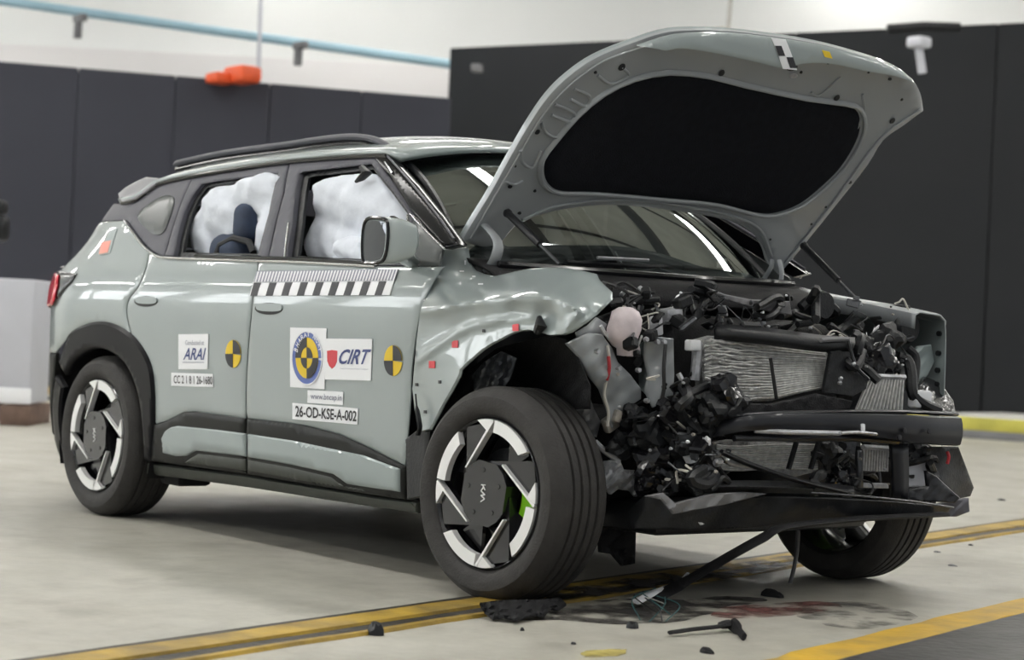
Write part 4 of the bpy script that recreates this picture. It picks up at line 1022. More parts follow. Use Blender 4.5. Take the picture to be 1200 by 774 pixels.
lettering('26-OD-KSE-A-002', [(346, 475.5), (418, 481.7), (417.5, 494.5), (346, 488.7)], M['ink'], a, bold=.02)
a = sticker('pillar_sticker', [(126, 271), (138, 268), (129, 297), (116, 300)], M['insert'], label='small faded red and white sticker on the rear pillar', off=.003)
sticker('red_print', [(120, 284), (131, 282), (127, 296), (117, 298)], M['pinkred'], a, off=.0048)
# chequered measuring tape on the front door
tp = sticker('measuring_tape', [(302, 318), (468, 315.5), (457.5, 346), (293.5, 347)], M['white'], label='slanted black and white measuring tape on the front door')
nb = 18
for i in range(9):
    u0, u1 = (2*i+.08)/nb, (2*i+.98)/nb
    q = [(302, 318), (468, 315.5), (457.5, 346), (293.5, 347)]
    sticker('tape_block', bil(q, np.array([u0, u1, u1, u0]), np.array([.47, .47, 1., 1.])), M['ink'], tp, off=.0048)
sticker('tape_shade', bil(q, np.array([0, 1, 1, 0]), np.array([0, 0, .44, .44])), M['ink_grey'], tp, off=.0045)
tk = MB()
for i in range(46):
    u0 = i/46; w_ = .011; P2 = bil(q, np.array([u0, u0+w_, u0+w_, u0]), np.array([.02, .02, .43, .43])); tk.add(sideflat(P2, .0062), [(0, 1, 2, 3)])
tk.build('tape_ticks', M['white'], tp, fix=False)

# ================================================================== WRECKED FRONT END
def P3(px, py, X): return PX(px, py, X)
# dark masses behind everything
MB().box((1.22, .10, .70), (.44, .95, .44), .09, None, 3).build('engine_block', M['black_rough'], car)
MB().box((1.32, .36, .46), (.44, .46, .34), .08, None, 3).build('gearbox', M['alu_dark'], car)
MB().box((1.26, -.30, .46), (.40, .5, .30), .08, None, 3).build('motor_housing', M['black_rough'], car)
MB().box((-.2, 0, .235), (2.5, 1.35, .07), .02).build('underbody', M['black_rough'], car)
MB().box((1.35, 0, .27), (.55, 1.0, .10), .03).build('subframe', M['black'], car)
MB().box((-.93, -.70, .215), (.16, .16, .11), .02).build('underbody_bracket', M['black_rough'], car)
# cowl and plenum: black sheets sweeping from the windshield base forward
def loft(name, secs, mt, n=5, thick=.012, ang=50):
    R_ = [curve(s, n) for s in secs]; k = len(R_[0]); v = [p for r in R_ for p in r]
    f = [(i*k+j, i*k+j+1, (i+1)*k+j+1, (i+1)*k+j) for i in range(len(R_)-1) for j in range(k-1)]
    o = MB().add(v, f).build(name, M[mt], car, ang); m_ = o.modifiers.new('thickness', 'SOLIDIFY'); m_.thickness = thick; m_.offset = 0; return o
loft('cowl_panel', [[(.90, -.74, 1.07), (1.07, -.3, 1.045), (1.10, 0, 1.04), (1.07, .3, 1.045), (.90, .74, 1.07)], [(1.02, -.76, 1.045), (1.18, -.3, 1.03), (1.21, 0, 1.03), (1.17, .3, 1.035), (1.0, .76, 1.055)], [(1.10, -.77, 1.02), (1.30, -.3, .995), (1.33, 0, 1.0), (1.29, .3, 1.005), (1.08, .78, 1.03)], [(1.13, -.77, .97), (1.34, -.3, .94), (1.37, 0, .95), (1.33, .3, .95), (1.12, .78, .97)]], 'black_rough')
MB().tube(curve([(1.06, -.72, 1.052), (1.15, -.3, 1.05), (1.17, .1, 1.05), (1.10, .5, 1.06), (1.02, .72, 1.065)], 5), .012, 8).build('cowl_seal', M['gloss_black'], car)
# wipers
for pts in ([(1.08, -.45, 1.075), (1.06, -.1, 1.082), (1.0, .2, 1.095)], [(1.02, .15, 1.09), (.96, .42, 1.10), (.88, .60, 1.11)]):
    MB().tube(curve(pts, 5), .009, 6).build('wiper', M['black'], car)
MB().tube([P3(700, 302, 1.1), P3(760, 305, 1.1)], .006, 6).build('wiper_spine', M['alu'], car)
def rl(name, pts, X, mt, bump=.01, seed=0, step=5., thick=.006, freq=.25, dX=None, parent=car, edge=1.2):
    r_ = np.random.default_rng(seed); ph = r_.uniform(0, 6.3, 4)
    P = np.array(pts, float); c = P.mean(0)
    ctrl = [(*p, X[i] if hasattr(X, '__len__') else X) for i, p in enumerate(pts)]
    if not hasattr(X, '__len__'): ctrl.append((*c, X+(dX or 0)))
    ex = (lambda Q: bump*(np.sin(Q[:, 0]*freq+ph[0]+1.5*np.sin(Q[:, 1]*freq*.7+ph[1]))*np.sin(Q[:, 1]*freq*.8+ph[2])+.5*np.sin((Q[:, 0]+Q[:, 1])*freq*1.9+ph[3]))) if bump else None
    return relief(name, pts, ctrl, 0, M[mt], parent, step=step, thick=thick, edge=edge, roll=.003, extra=ex, ang=30)
# inner apron, torn and folded
rl('inner_apron', [(664, 403), (672, 399), (690, 390), (706, 392), (718, 408), (725, 425), (740, 440), (752, 456), (752, 468), (738, 477), (726, 487), (718, 502), (712, 480), (703, 456), (690, 440), (680, 420)], 1.50, 'paint_in', .005, 3, 3.5, freq=.12, dX=.05)
rl('inner_apron_flange', [(676, 390), (690, 382), (700, 372), (712, 380), (708, 396), (692, 402), (680, 402)], 1.47, 'paint_in', .004, 5, 3.5, freq=.12, dX=.03)
rl('side_rail', [(757, 402), (764, 394), (790, 397), (791, 440), (789, 470), (776, 474), (766, 478), (757, 459), (761, 440), (756, 420)], [1.53, 1.56, 1.58, 1.58, 1.58, 1.57, 1.55, 1.53, 1.53, 1.52], 'paint_in', .003, 6, 3.5, freq=.12)
rl('side_rail', [(750, 404), (757, 400), (762, 440), (758, 462), (751, 455)], [1.43, 1.52, 1.52, 1.52, 1.43], 'insert', .004, 7, 3.5)
rl('strut_tower', [(700, 372), (730, 362), (770, 366), (800, 372), (806, 392), (790, 398), (760, 394), (745, 404), (716, 402)], 1.36, 'black_rough', .008, 8, 4)
# reservoir with a cap
rs = P3(732, 386, 1.52); bo = MB().lathe([(0, .070), (.020, .068), (.040, .055), (.052, .03), (.055, 0), (.050, -.030), (.034, -.052), (.022, -.060), (.022, -.082), (0, -.084)], 20, rs, 'Z')
for i, v in enumerate(bo.v):
    r_ = 1+.10*math.sin(9*v[2]*6+v[1]*40)+.05*math.sin(v[1]*90+v[0]*50); d = np.array(v)-rs; bo.v[i] = tuple(rs+d*[r_, r_, 1])
bo = bo.build('fluid_reservoir', M['bottle'], car, 60)
MB().box(P3(741, 411, 1.50), (.035, .045, .03), .008, Matrix.Rotation(.4, 3, 'X')).build('reservoir_cap', M['bottle'], bo)
MB().tube(curve([P3(752, 394, 1.5), P3(748, 404, 1.52), P3(742, 410, 1.52)], 4), .004, 6).build('reservoir_tube', M['pale'], bo)
MB().box(P3(769, 382, 1.5), (.03, .035, .062), .006, Matrix.Rotation(.15, 3, 'X')).build('fuse_box', M['pale'], car)
MB().box(P3(786, 370, 1.45), (.05, .07, .05), .008, Matrix.Rotation(.2, 3, 'X')).build('control_unit', M['alu'], car)
for x, y in ((770, 401), (778, 401), (757, 398), (725, 432), (748, 434), (758, 470), (700, 412)):
    MB().lathe([(0, -.008), (.007, -.008), (.009, 0), (.007, .008), (0, .008)], 8, P3(x, y, 1.57), 'X').build('bolt', M['alu'], car)
# knuckle and pale castings by the wheel
rl('steering_knuckle', [(684, 452), (690, 459), (697, 480), (705, 495), (700, 513), (692, 506), (681, 482), (675, 472), (680, 466)], 1.40, 'alu', .006, 9, 3.5, .02, .2, dX=.05)
rl('crushed_casting', [(705, 560), (711, 541), (727, 539), (732, 551), (754, 552), (755, 578), (746, 583), (740, 576), (725, 574), (717, 580), (708, 569)], 1.50, 'alu', .010, 10, 3.5, .012, .25, dX=.05)
MB().tube(curve([P3(697, 518, 1.45), P3(710, 530, 1.47), P3(727, 541, 1.5)], 4), .010, 8).build('tie_rod', M['alu'], car)
MB().box(P3(717, 495, 1.47), (.03, .07, .05), .01, Matrix.Rotation(.5, 3, 'X')).build('joint_housing', M['beige'], car)
MB().box(P3(722, 488, 1.50), (.03, .03, .04), .008, Matrix.Rotation(-.3, 3, 'X')).build('joint_housing', M['beige'], car)
# hanging liner behind the front wheel
rl('liner_flap', [(698, 588), (716, 580), (746, 586), (746, 625), (745, 661), (730, 664), (718, 650), (704, 648)], [1.36, 1.40, 1.44, 1.42, 1.40, 1.38, 1.37, 1.35], 'black_rough', .006, 11, 5, .01)
# radiator: core, tanks, crushed left half
rad_px = [(820, 399), (838, 394), (900, 401), (973, 411), (966, 456), (940, 461), (905, 470), (867, 472), (826, 468)]
rad_X = [1.585, 1.60, 1.64, 1.67, 1.69, 1.69, 1.66, 1.64, 1.61]
rd_ = rl('radiator', rad_px, rad_X, 'radiator', .004, 12, 5, .035)
gX = tps([(*p, x) for p, x in zip(rad_px, rad_X)])
fn = MB(); fr2 = np.random.default_rng(2)
for k in range(21):
    t_ = (k+.5)/21; pts = []
    for i in range(19):
        u = i/18; x = 826+(967-826)*u; yt = np.interp(x, [820, 838, 900, 973], [400, 396, 402.5, 412.5]); yb = np.interp(x, [826, 867, 905, 940, 966], [466, 470, 468, 459.5, 454.5]); y = yt+(yb-yt)*t_
        cr_ = max(0, 1-u*1.6); j = fr2.normal(0, 1.3*cr_); X_ = gX(np.array([[x, y]]))[0]+.006+abs(fr2.normal(0, .016*cr_)); pts.append(P3(x, y+j, X_))
    fn.tube(pts, .0042, 4, flat=.8, up=(1, 0, 0))
fo_ = fn.build('radiator_fins', M['fin'], rd_, 30); fo_['kind'] = 'stuff'
MB().tube([P3(817, 402, 1.60), P3(816, 425, 1.60), P3(814, 446, 1.60)], .016, 8).build('radiator_tank', M['alu'], rd_)
MB().box(P3(812, 405, 1.61), (.03, .05, .035), .006).build('tank_port', M['pale'], rd_)
MB().tube([P3(903, 420, 1.70), P3(910, 468, 1.70)], .006, 6).build('thin_rod', M['wire_black'], car)
MB().tube([P3(908, 404, 1.69), P3(974, 411, 1.70)], .006, 6).build('radiator_top_edge', M['alu'], rd_)
# upper support bar
loft('upper_support', [[P3(838, 384, 1.58), P3(900, 389, 1.66), P3(960, 397, 1.70), P3(1000, 400, 1.72)], [P3(838, 393, 1.62), P3(900, 400, 1.70), P3(960, 408, 1.74), P3(1000, 408, 1.75)]], 'black', 4, .03)
rl('headlamp_bracket', [(828, 336), (850, 345), (880, 351), (926, 353), (929, 370), (890, 363), (848, 351)], 1.52, 'grey', .003, 13, 4, .006)
# fan shroud remnant between the coolers
rl('fan_shroud', [(962, 400), (994, 397), (999, 415), (1001, 428), (1018, 444), (1016, 456), (1000, 465), (966, 461), (974, 415)], 1.74, 'black', .002, 14, 4, .012)
MB().tube([P3(962, 399, 1.75), P3(980, 397.5, 1.75), P3(994, 397.5, 1.75)], .008, 6).build('shroud_edge', M['grey'], car)
MB().tube(curve([P3(994, 399, 1.76), P3(999, 418, 1.76), P3(1005, 432, 1.76), P3(1018, 445, 1.76)], 4), .006, 6).build('shroud_edge', M['alu_dark'], car)
for x, y in ((1001, 427), (985, 449), (986, 444)): MB().lathe([(0, -.008), (.006, -.008), (.008, 0), (0, .008)], 8, P3(x, y, 1.77), 'X').build('bolt', M['alu'], car)
# intercooler with upright fins
def cooler(tl, tr, br, bl, X, n, name):
    tl, tr, br, bl = map(np.array, (tl, tr, br, bl)); c = MB(); q = [P3(*p, X-.01) for p in (tl, tr, br, bl)]; q2 = [p-np.array([.03, 0, 0]) for p in q]
    c.add(q+q2, [(0, 1, 2, 3), (7, 6, 5, 4), (0, 4, 5, 1), (1, 5, 6, 2), (2, 6, 7, 3), (3, 7, 4, 0)]); o = c.build(name, M['alu_dark'], car)
    for i in range(n):
        u = (i+.5)/n; MB().tube([P3(*(tl+(tr-tl)*u), X), P3(*(bl+(br-bl)*u), X)], .0052, 5).build('cooler_tube', M['fin'], o)
    MB().tube([P3(*tl, X), P3(*tr, X)], .010, 6).build('cooler_tank', M['alu'], o); return o
cooler((1018, 441), (1060, 442.5), (1058, 482), (1001, 481), 1.71, 13, 'intercooler')
cooler((1011, 524), (1042, 526), (1041, 553), (1009, 552), 1.74, 10, 'intercooler')
# lower condenser
lc = rl('condenser', [(830, 521), (860, 516), (960, 521), (958, 553), (930, 560), (890, 548), (848, 549)], [1.66, 1.68, 1.72, 1.72, 1.72, 1.69, 1.66], 'radiator', .004, 15, 5, .03)
fn = MB()
for k in range(13):
    t_ = (k+.5)/13; fn.tube([P3(840+118*i/8, 521+(551-521)*t_+2*math.sin(i*.9)*(1-i/8), 1.685+.045*i/8) for i in range(9)], .0035, 4, up=(1, 0, 0))
o = fn.build('condenser_fins', M['fin'], lc); o['kind'] = 'stuff'
for x in (929, 955): MB().tube([P3(x+4, 519, 1.76), P3(x-5, 550, 1.76)], .012, 6, flat=.5).build('condenser_strap', M['black'], car)
# bumper beam: box section bent back on the struck side
bp_ = [(835, 505, 1.70), (880, 496, 1.80), (950, 495, 1.86), (1020, 499, 1.90), (1080, 504, 1.90), (1125, 506, 1.86)]
bp_ = curve([P3(*p) for p in bp_], 5); bm_ = MB(); vs_ = []; hh_ = np.interp(np.linspace(0, 1, len(bp_)), [0, .2, .5, .75, 1], [.022, .026, .032, .046, .050])
for p, h in zip(bp_, hh_):
    p = np.array(p)
    for (dx, dz) in ((-.07, .96), (-.012, 1.0), (.004, .90), (.010, .5), (.012, .2), (.012, -.2), (.010, -.5), (.004, -.90), (-.012, -1), (-.07, -.96)): vs_.append(p+np.array([dx, 0, dz*h]))
k = 10; bm_.add(vs_, [(i*k+j, i*k+(j+1) % k, (i+1)*k+(j+1) % k, (i+1)*k+j) for i in range(len(bp_)-1) for j in range(k)]+[tuple(range(k)), tuple((len(bp_)-1)*k+j for j in range(k))[::-1]])
bb = bm_.build('bumper_beam', M['steel_black'], car, 35); bb['label'] = 'bent black bumper beam'
for x, y in ((1060, 505), (1089, 506), (1054, 513)): MB().lathe([(0, -.004), (.009, -.003), (.009, .003), (0, .004)], 10, P3(x, y, 1.925), 'X').build('beam_hole', M['ink'], bb)
MB().tube(curve([P3(830, 490, 1.72), P3(900, 485, 1.80), P3(980, 483, 1.84), P3(1060, 483, 1.84), P3(1120, 486, 1.82)], 4), .014, 8, flat=.5).build('beam_top_flange', M['steel_black'], bb)
rl('energy_absorber', [(850, 472), (905, 474), (960, 462), (1000, 470), (996, 480), (930, 484), (870, 486), (846, 482)], 1.76, 'black_rough', .003, 16, 4, .02)
hk = MB().tube(curve([P3(985, 508, 1.94), P3(1005, 507, 1.95), P3(1026, 509, 1.94)], 4), .009, 8, flat=.6); hk.tube([P3(1011, 498, 1.94), P3(1011, 508, 1.95)], .008, 8); hk.build('tow_hook', M['alu'], car)
MB().tube(curve([P3(884, 505, 1.80), P3(930, 507, 1.86), P3(985, 508, 1.90)], 4), .008, 8).build('beam_lower_rod', M['alu'], car)
MB().tube(curve([P3(860, 514, 1.76), P3(930, 514, 1.84), P3(1000, 514, 1.87), P3(1050, 518, 1.87)], 4), .018, 8, flat=.6).build('lower_beam_lip', M['steel_black'], bb)
# brackets and plates under the beam
loft('vertical_bracket', [[P3(1044, 520, 1.86), P3(1046, 555, 1.86), P3(1047, 584, 1.86)], [P3(1062, 520, 1.87), P3(1063, 555, 1.87), P3(1062, 584, 1.87)]], 'steel_black', 3, .02)
loft('vertical_bracket', [[P3(1005, 528, 1.80), P3(1005, 572, 1.80)], [P3(1010, 528, 1.80), P3(1010, 572, 1.80)]], 'alu_dark', 2, .012)
rl('white_duct', [(1063, 541), (1087, 541), (1086, 562), (1090, 571), (1063, 571)], 1.80, 'cab', .002, 17, 5, .015)
rl('small_plate', [(1009, 566), (1042, 567), (1042, 573), (1009, 572)], 1.80, 'alu', .001, 18, 5, .008)
rl('fog_lamp_shell', [(1084, 524), (1124, 524), (1132, 545), (1142, 572), (1138, 582), (1124, 585), (1112, 572), (1098, 560), (1086, 550)], [1.80, 1.80, 1.76, 1.72, 1.72, 1.76, 1.80, 1.82, 1.80], 'black', .003, 19, 4, .012)
rl('bumper_corner', [(1086, 552), (1098, 558), (1112, 571), (1126, 584), (1120, 590), (1090, 588), (1064, 586), (1066, 575), (1088, 570)], 1.86, 'steel_black', .003, 20, 4, .01)
rl('corner_tip', [(1100, 591), (1118, 587), (1136, 584), (1137, 600), (1122, 606), (1100, 606)], 1.84, 'frame_grey', .004, 21, 4, .012)
MB().tube(curve([P3(1110, 530, 1.84), P3(1112, 536, 1.85), P3(1110, 544, 1.85)], 3), .006, 6).build('reflector_scrap', M['wire_red'], car)
# headlamp bucket and hoses on the far side
rl('lamp_bucket', [(1086, 442), (1096, 446), (1108, 456), (1118, 470), (1121, 487), (1100, 486), (1080, 472), (1074, 458)], [1.60, 1.60, 1.60, 1.62, 1.66, 1.70, 1.68, 1.64], 'gloss_black', .006, 22, 4, .012)
rl('lamp_scrap', [(1066, 420), (1076, 406), (1092, 404), (1096, 424), (1088, 440), (1080, 448), (1070, 440)], 1.58, 'insert', .005, 23, 4, .006, .2)
MB().tube(curve([P3(1052, 418, 1.66), P3(1064, 424, 1.68), P3(1068, 440, 1.70), P3(1070, 462, 1.72), P3(1082, 474, 1.73), P3(1100, 482, 1.74)], 5), .020, 8).build('coolant_hose', M['black'], car)
MB().tube(curve([P3(1064, 408, 1.62), P3(1074, 420, 1.64), P3(1072, 450, 1.66)], 5), .014, 8).build('coolant_hose', M['black'], car)
MB().tube(curve([P3(1054, 424, 1.64), P3(1062, 434, 1.66), P3(1062, 450, 1.68)], 5), .024, 8).build('lamp_duct', M['alu'], car)
MB().box(P3(1078, 468, 1.72), (.04, .09, .06), .01).build('connector', M['pale'], car)
MB().lathe([(0, .02), (.05, .02), (.06, 0), (.05, -.02), (0, -.02)], 16, P3(1062, 384, 1.55), 'X').build('lamp_motor', M['black'], car)
MB().lathe([(0, .03), (.045, .03), (.055, 0), (.045, -.03), (0, -.03)], 16, P3(960, 358, 1.45), 'X').build('filler_neck', M['black'], car)
# undertray and lower cross member
loft('lower_cross_member', [[P3(824, 566, 1.74), P3(880, 565, 1.78), P3(953, 567, 1.82), P3(1000, 572, 1.84)], [P3(824, 571, 1.77), P3(880, 570.5, 1.81), P3(953, 573, 1.85), P3(1000, 577, 1.87)], [P3(824, 577, 1.74), P3(880, 576, 1.78), P3(953, 578, 1.82), P3(1000, 581, 1.84)]], 'alu_dark', 4, .01)
rl('undertray', [(757, 583), (778, 580), (800, 596), (850, 584), (900, 582), (980, 584), (1050, 588), (1116, 594), (1110, 603), (1050, 606), (980, 611), (900, 617), (860, 620), (800, 622), (744, 620), (740, 600)], [1.62, 1.64, 1.70, 1.74, 1.80, 1.88, 1.92, 1.88, 1.86, 1.90, 1.86, 1.78, 1.74, 1.68, 1.58, 1.56], 'black', .004, 24, 5, .012, .08)
rl('crumpled_undertray', [(757, 582), (778, 578), (792, 590), (830, 580), (870, 577), (900, 579), (850, 592), (815, 598), (790, 603), (776, 586)], 1.80, 'grey', .008, 25, 4, .006, .15)
MB().tube(curve([P3(950, 578, 1.90), P3(1010, 582, 1.94), P3(1070, 588, 1.95), P3(1116, 595, 1.92)], 5), .008, 6, flat=.5).build('undertray_edge', M['alu_dark'], car)
MB().tube(curve([P3(845, 530, 1.76), P3(880, 545, 1.80), P3(930, 562, 1.84), P3(990, 577, 1.88)], 5), .018, 8, flat=.5).build('diagonal_trim', M['black'], car)
MB().tube(curve([P3(838, 534, 1.72), P3(862, 544, 1.76), P3(890, 548, 1.78)], 5), .010, 8).build('bent_pipe', M['alu'], car)
rl('tray_window', [(765, 614), (778, 611), (783, 614), (768, 617)], 1.62, 'pale', 0, 26, 4, .004); rl('tray_window', [(820, 613), (838, 611), (838, 614), (822, 616)], 1.72, 'pale', 0, 27, 4, .004)
# torn black lumps in front of the radiator
for i, (x, y, r_, X) in enumerate(((848, 458, .065, 1.72), (838, 478, .06, 1.72), (860, 475, .05, 1.74), (790, 488, .07, 1.62), (760, 505, .07, 1.58), (800, 520, .075, 1.62), (770, 540, .08, 1.58), (730, 520, .05, 1.5), (805, 552, .06, 1.64), (760, 565, .05, 1.58), (822, 500, .05, 1.68), (745, 490, .05, 1.52), (1030, 425, .07, 1.66), (1010, 405, .05, 1.66), (1040, 400, .06, 1.62), (985, 560, .05, 1.76), (970, 530, .05, 1.76), (1075, 530, .05, 1.76))):
    c = P3(x, y, X); r2 = np.random.default_rng(100+i); b = bmesh.new(); bmesh.ops.create_icosphere(b, subdivisions=3, radius=1)
    ph = r2.uniform(0, 6, 6)
    vv = []
    for v in b.verts:
        n_ = np.array(v.co); f_ = 1+.28*math.sin(3*n_[0]+ph[0]+2*n_[1])*math.sin(4*n_[2]+ph[1])+.14*math.sin(9*n_[1]+ph[2])*math.sin(8*n_[2]+ph[3])
        vv.append(tuple(c+n_*r_*f_*np.array([.7, 1.05, .9])))
    b.verts.index_update(); ff2 = [[v.index for v in f.verts] for f in b.faces]; b.free()
    MB().add(vv, ff2).build('torn_plastic', M['black' if i % 3 else 'gloss_black'], car, 25)
# hoses, looms, brackets and clips filling the bay
rr = random.Random(11)
def bayz(x): return (395, 580)
zones = [(700, 800, 375, 580, 1.42, 1.62), (780, 840, 440, 575, 1.55, 1.74), (850, 1060, 355, 398, 1.45, 1.66), (990, 1075, 385, 445, 1.55, 1.72), (960, 1090, 520, 575, 1.66, 1.84), (705, 850, 335, 385, 1.36, 1.50), (800, 860, 480, 570, 1.66, 1.78), (740, 950, 345, 392, 1.50, 1.58)]
mats_ = ['wire_black']*6+['alu_dark']*2+['wire_pale', 'wire_pale', 'alu_dark']
for i in range(80):
    z_ = zones[i % len(zones)]; x, y = rr.uniform(z_[0], z_[1]), rr.uniform(z_[2], z_[3]); X = rr.uniform(z_[4], z_[5]); pts = [P3(x, y, X)]
    for k in range(rr.randint(3, 5)):
        x += rr.uniform(-22, 22); y += rr.uniform(-16, 20); x = min(max(x, z_[0]-6), z_[1]+6); y = min(max(y, z_[2]-4), z_[3]+4); pts.append(P3(x, y, min(max(X+rr.uniform(-.06, .06), z_[4]-.03), z_[5]+.04)))
    thick_ = rr.random() < .3; mt = 'black' if thick_ else rr.choice(mats_)
    MB().tube(curve(pts, 4), rr.uniform(.011, .018) if thick_ else rr.uniform(.0022, .005), 7 if thick_ else 5).build('hose' if thick_ else 'wire', M[mt], car)
for i in range(96):
    z_ = zones[i % len(zones)]; p = P3(rr.uniform(z_[0], z_[1]), rr.uniform(z_[2], z_[3]), rr.uniform(z_[4]-.05, z_[5])); sz = [rr.uniform(.010, .055), rr.uniform(.012, .075), rr.uniform(.010, .045)]
    R_ = Matrix.Rotation(rr.uniform(-.8, .8), 3, 'X') @ Matrix.Rotation(rr.uniform(-.8, .8), 3, 'Y') @ Matrix.Rotation(rr.uniform(-.8, .8), 3, 'Z')
    if rr.random() < .5: sz[rr.randrange(3)] = .006
    b = MB().box(p, sz, .006, R_, 1)
    if rr.random() < .6: b.box(p+np.array([.01, rr.uniform(-.03, .03), rr.uniform(-.03, .03)]), [q*.5 for q in sz], .004, R_, 1)
    u_ = rr.random()
    small = max(sz) < .05
    b.build('bracket' if not small else 'connector', M['black' if u_ < .5 else 'gloss_black' if u_ < .68 else 'alu_dark' if u_ < .85 else ('alu' if small else 'alu_dark') if u_ < .94 else ('pale' if small else 'black')], car, 30)
for i in range(44):
    z_ = zones[i % len(zones)]; p = P3(rr.uniform(z_[0], z_[1]), rr.uniform(z_[2], z_[3]), z_[5]+rr.uniform(0, .03)); r_ = rr.uniform(.0028, .0062)
    MB().lathe([(0, -r_), (r_*.9, -r_*.7), (r_, 0), (r_*.6, r_), (0, r_)], 7, p, 'X').build('bolt', M[rr.choice(['alu', 'alu', 'alu_dark', 'pale', 'beige'])], car, 30)
# named looms seen clearly
MB().tube(curve([P3(712, 405, 1.52), P3(714, 420, 1.53), P3(712, 440, 1.53), P3(708, 462, 1.52), P3(713, 482, 1.52), P3(712, 500, 1.52)], 5), .005, 6).build('wire_loom', M['wire_pale'], car)
MB().tube(curve([P3(713, 418, 1.535), P3(714, 432, 1.54), P3(711, 446, 1.535)], 5), .0055, 6).build('wire_loom', M['wire_red'], car)
MB().tube(curve([P3(780, 404, 1.58), P3(778, 430, 1.59), P3(778, 455, 1.59), P3(774, 476, 1.58)], 5), .006, 6).build('wire_loom', M['wire_black'], car)
MB().tube(curve([P3(795, 438, 1.6), P3(801, 450, 1.61), P3(808, 470, 1.62)], 5), .009, 6).build('shiny_pipe', M['alu'], car)
MB().tube(curve([P3(704, 382, 1.5), P3(710, 392, 1.5), P3(720, 402, 1.51)], 5), .006, 6).build('wire_loom', M['pale'], car)
rl('pale_connector', [(806, 536), (818, 534), (822, 541), (810, 544)], 1.70, 'pale', .004, 31, 4, .02); rl('pale_connector', [(815, 548), (830, 545), (840, 550), (838, 558), (824, 556)], 1.72, 'alu', .01, 32, 4, .02)

# trim strip torn off, hanging from the bumper corner down to the floor
st = curve([P3(1105, 603, 1.90), P3(1000, 609, 1.92), P3(920, 618, 1.88), P3(895, 630, 1.84), PX(850, 655, 1.72), PX(800, 684, 1.52), PZ(765, 702, .02)], 6)
MB().tube(st, .030, 8, flat=.3).build('torn_trim', M['black_rough'], car)
tb = PZ(770, 696, .03)
MB().tube(curve([P3(806, 672, 1.52), PZ(795, 683, .035), PZ(770, 693, .04), PZ(745, 706, .02)], 4), [.006]*4+[.010]*5+[.014]*4, 6, flat=.4).build('trim_foil', M['pale'], car)
rp = random.Random(5)
for i in range(7):
    a = PZ(760+rp.uniform(-10, 20), 696+rp.uniform(-8, 6), .05); b = PZ(770+rp.uniform(-20, 18), 716+rp.uniform(-12, 14), .006)
    MB().tube(curve([a, (a+b)/2+np.array([rp.uniform(-.06, .06), rp.uniform(-.06, .06), .01]), b], 5), .0022, 5).build('hanging_wire', M[['wire_teal', 'wire_teal', 'wire_black', 'wire_pale'][i % 4]], car)
MB().tube(curve([P3(935, 622, 1.84), P3(934, 645, 1.84), P3(930, 668, 1.84), P3(926, 684, 1.84)], 4), .007, 6).build('dangling_strap', M['wire_black'], car)

# ================================================================== DEBRIS ON THE FLOOR
def shard(px, py, w_, d_, h_, rot, mt, label, seed, cat='debris', name='debris_shard', bend=.3):
    r_ = np.random.default_rng(seed); c = PZ(px, py); n_ = 9; v = []; f = []
    ou = [(math.cos(a)*w_*r_.uniform(.7, 1.1), math.sin(a)*d_*r_.uniform(.6, 1.1)) for a in np.linspace(0, 2*PI, n_, endpoint=False)]
    cr_, sr_ = math.cos(rot), math.sin(rot)
    for zf, k in ((0, 1.0), (.5, .95), (1., .6)):
        v += [(c[0]+(x*cr_-y*sr_)*k, c[1]+(x*sr_+y*cr_)*k, max(.001, h_*zf*(1+bend*math.sin(3*x/w_+i)))) for i, (x, y) in enumerate(ou)]
    f = [(i*n_+j, i*n_+(j+1) % n_, (i+1)*n_+(j+1) % n_, (i+1)*n_+j) for i in range(2) for j in range(n_)]+[tuple(range(n_))[::-1], tuple(2*n_+j for j in range(n_))]
    o = MB().add(v, f).build(name, M[mt], None, 30); tag(o, label, cat, 'crash debris on the floor'); return o
shard(441, 745, .026, .022, .028, .4, 'black', 'black chunk lying on the yellow rail left of the front wheel', 1)
o = MB().tube(curve([PZ(785, 742, .012), PZ(812, 738, .015), PZ(840, 735, .02), PZ(858, 732, .02), PZ(872, 747, .012)], 5), [.010]*12+[.02]*6+[.012]*3, 7, flat=.6).build('debris_bar', M['black_rough']); tag(o, 'bent black plastic bar on the floor below the hanging wires', 'debris', 'crash debris on the floor')
shard(742, 737, .022, .014, .016, 1.1, 'black', 'black fragment beside the hanging teal wires', 3)
shard(905, 700, .040, .022, .020, .3, 'black_rough', 'dark lump in the shadow below the torn front bumper', 4)
shard(612, 740, .007, .006, .008, .3, 'black', 'tiny dark chip just in front of the near front wheel', 5)
shard(672, 756, .008, .007, .006, .9, 'black', 'tiny dark chip above the pale yellow smear', 6)
shard(828, 766, .026, .016, .012, .2, 'black_rough', 'dark fragment at the bottom edge beside the yellow line', 7)
shard(1174, 587, .03, .015, .008, .2, 'black', 'small dark flake on the floor right of the bumper corner', 8)
shard(1116, 664, .022, .012, .006, .2, 'grey', 'small grey flake nearest the far yellow rail end', 9)
shard(1098, 648, .016, .010, .006, .8, 'grey', 'tiny grey flake beside the far front wheel', 10)
shard(1138, 640, .012, .010, .006, .8, 'black', 'tiny black flake right of the far front wheel', 11)
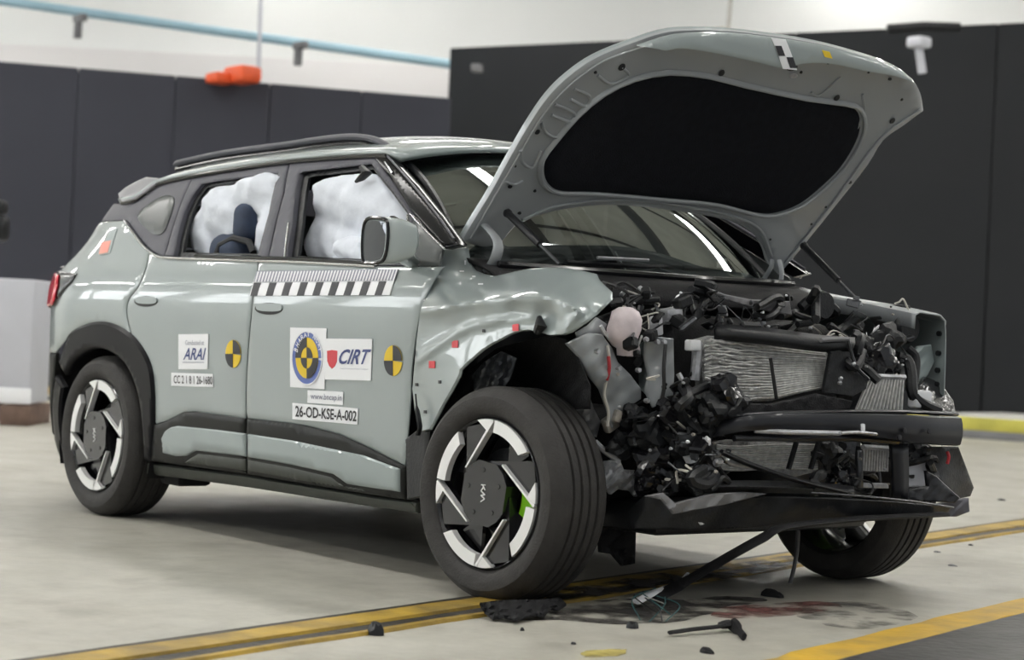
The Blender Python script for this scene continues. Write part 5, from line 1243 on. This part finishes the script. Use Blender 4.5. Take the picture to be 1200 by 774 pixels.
o = relief('liner_sheet', [(562, 706), (580, 703), (600, 702), (630, 702), (658, 700), (664, 707), (654, 713), (645, 712), (638, 720), (622, 719), (606, 725), (590, 722), (578, 724), (568, 716)], [(560, 704, .05), (600, 700, .05), (660, 698, .04), (668, 712, .012), (640, 722, .012), (600, 727, .012), (566, 722, .012)], 2, M['black_rough'], None, step=4, thick=.005, extra=lambda P: .005*np.abs(np.sin(P[:, 0]*.21)*np.sin(P[:, 1]*.5+P[:, 0]*.1))); tag(o, 'crumpled black liner sheet under the near front wheel', 'debris', 'crash debris on the floor')
# fluid stains, two with shade painted in: thin films with irregular edges
def film(px, mt, label, seed, z=.0022):
    r_ = np.random.default_rng(seed); P = np.array([PZ(*p)[:2] for p in curve(px, 5, True)]); P += r_.normal(0, .006, P.shape)
    o = sheet('stain_shade_film', [tuple(p) for p in P], lambda Q, d: np.stack([Q[:, 0], Q[:, 1], z-d], 1), M[mt], None, step=.08, thick=.001, edge=0, roll=0, out=(0, 0, 1)); tag(o, label, 'stain', 'fluid stains under the wreck')
film([(840, 714), (900, 709), (960, 706), (985, 712), (940, 721), (880, 725), (840, 724)], 'stain_red', 'reddish coolant smear on the floor beneath the torn front', 1)
film([(600, 726), (680, 708), (740, 702), (800, 704), (850, 700), (900, 704), (850, 712), (830, 720), (790, 730), (720, 732), (660, 728)], 'stain_dark_shade', 'dark oily patch with painted-in shade on the floor beside the near front tyre', 2)  # partly oil, partly the car's shadow painted darker
film([(930, 716), (1000, 706), (1060, 716), (1070, 728), (1020, 738), (970, 734)], 'stain_faint', 'faint dark patch on the floor between the two yellow lines', 3)
film([(640, 700), (700, 690), (770, 678), (850, 668), (930, 656), (930, 668), (850, 684), (770, 694), (700, 706), (650, 712)], 'stain_dark_shade', 'dark grime and painted-in shade along the rail beneath the torn bumper', 4, .0165)  # partly grime, partly painted shade to deepen the bumper's soft shadow
film([(690, 764), (730, 762), (733, 768), (700, 772), (684, 770)], 'stain_yellow', 'pale yellow paint smear at the bottom edge', 5)
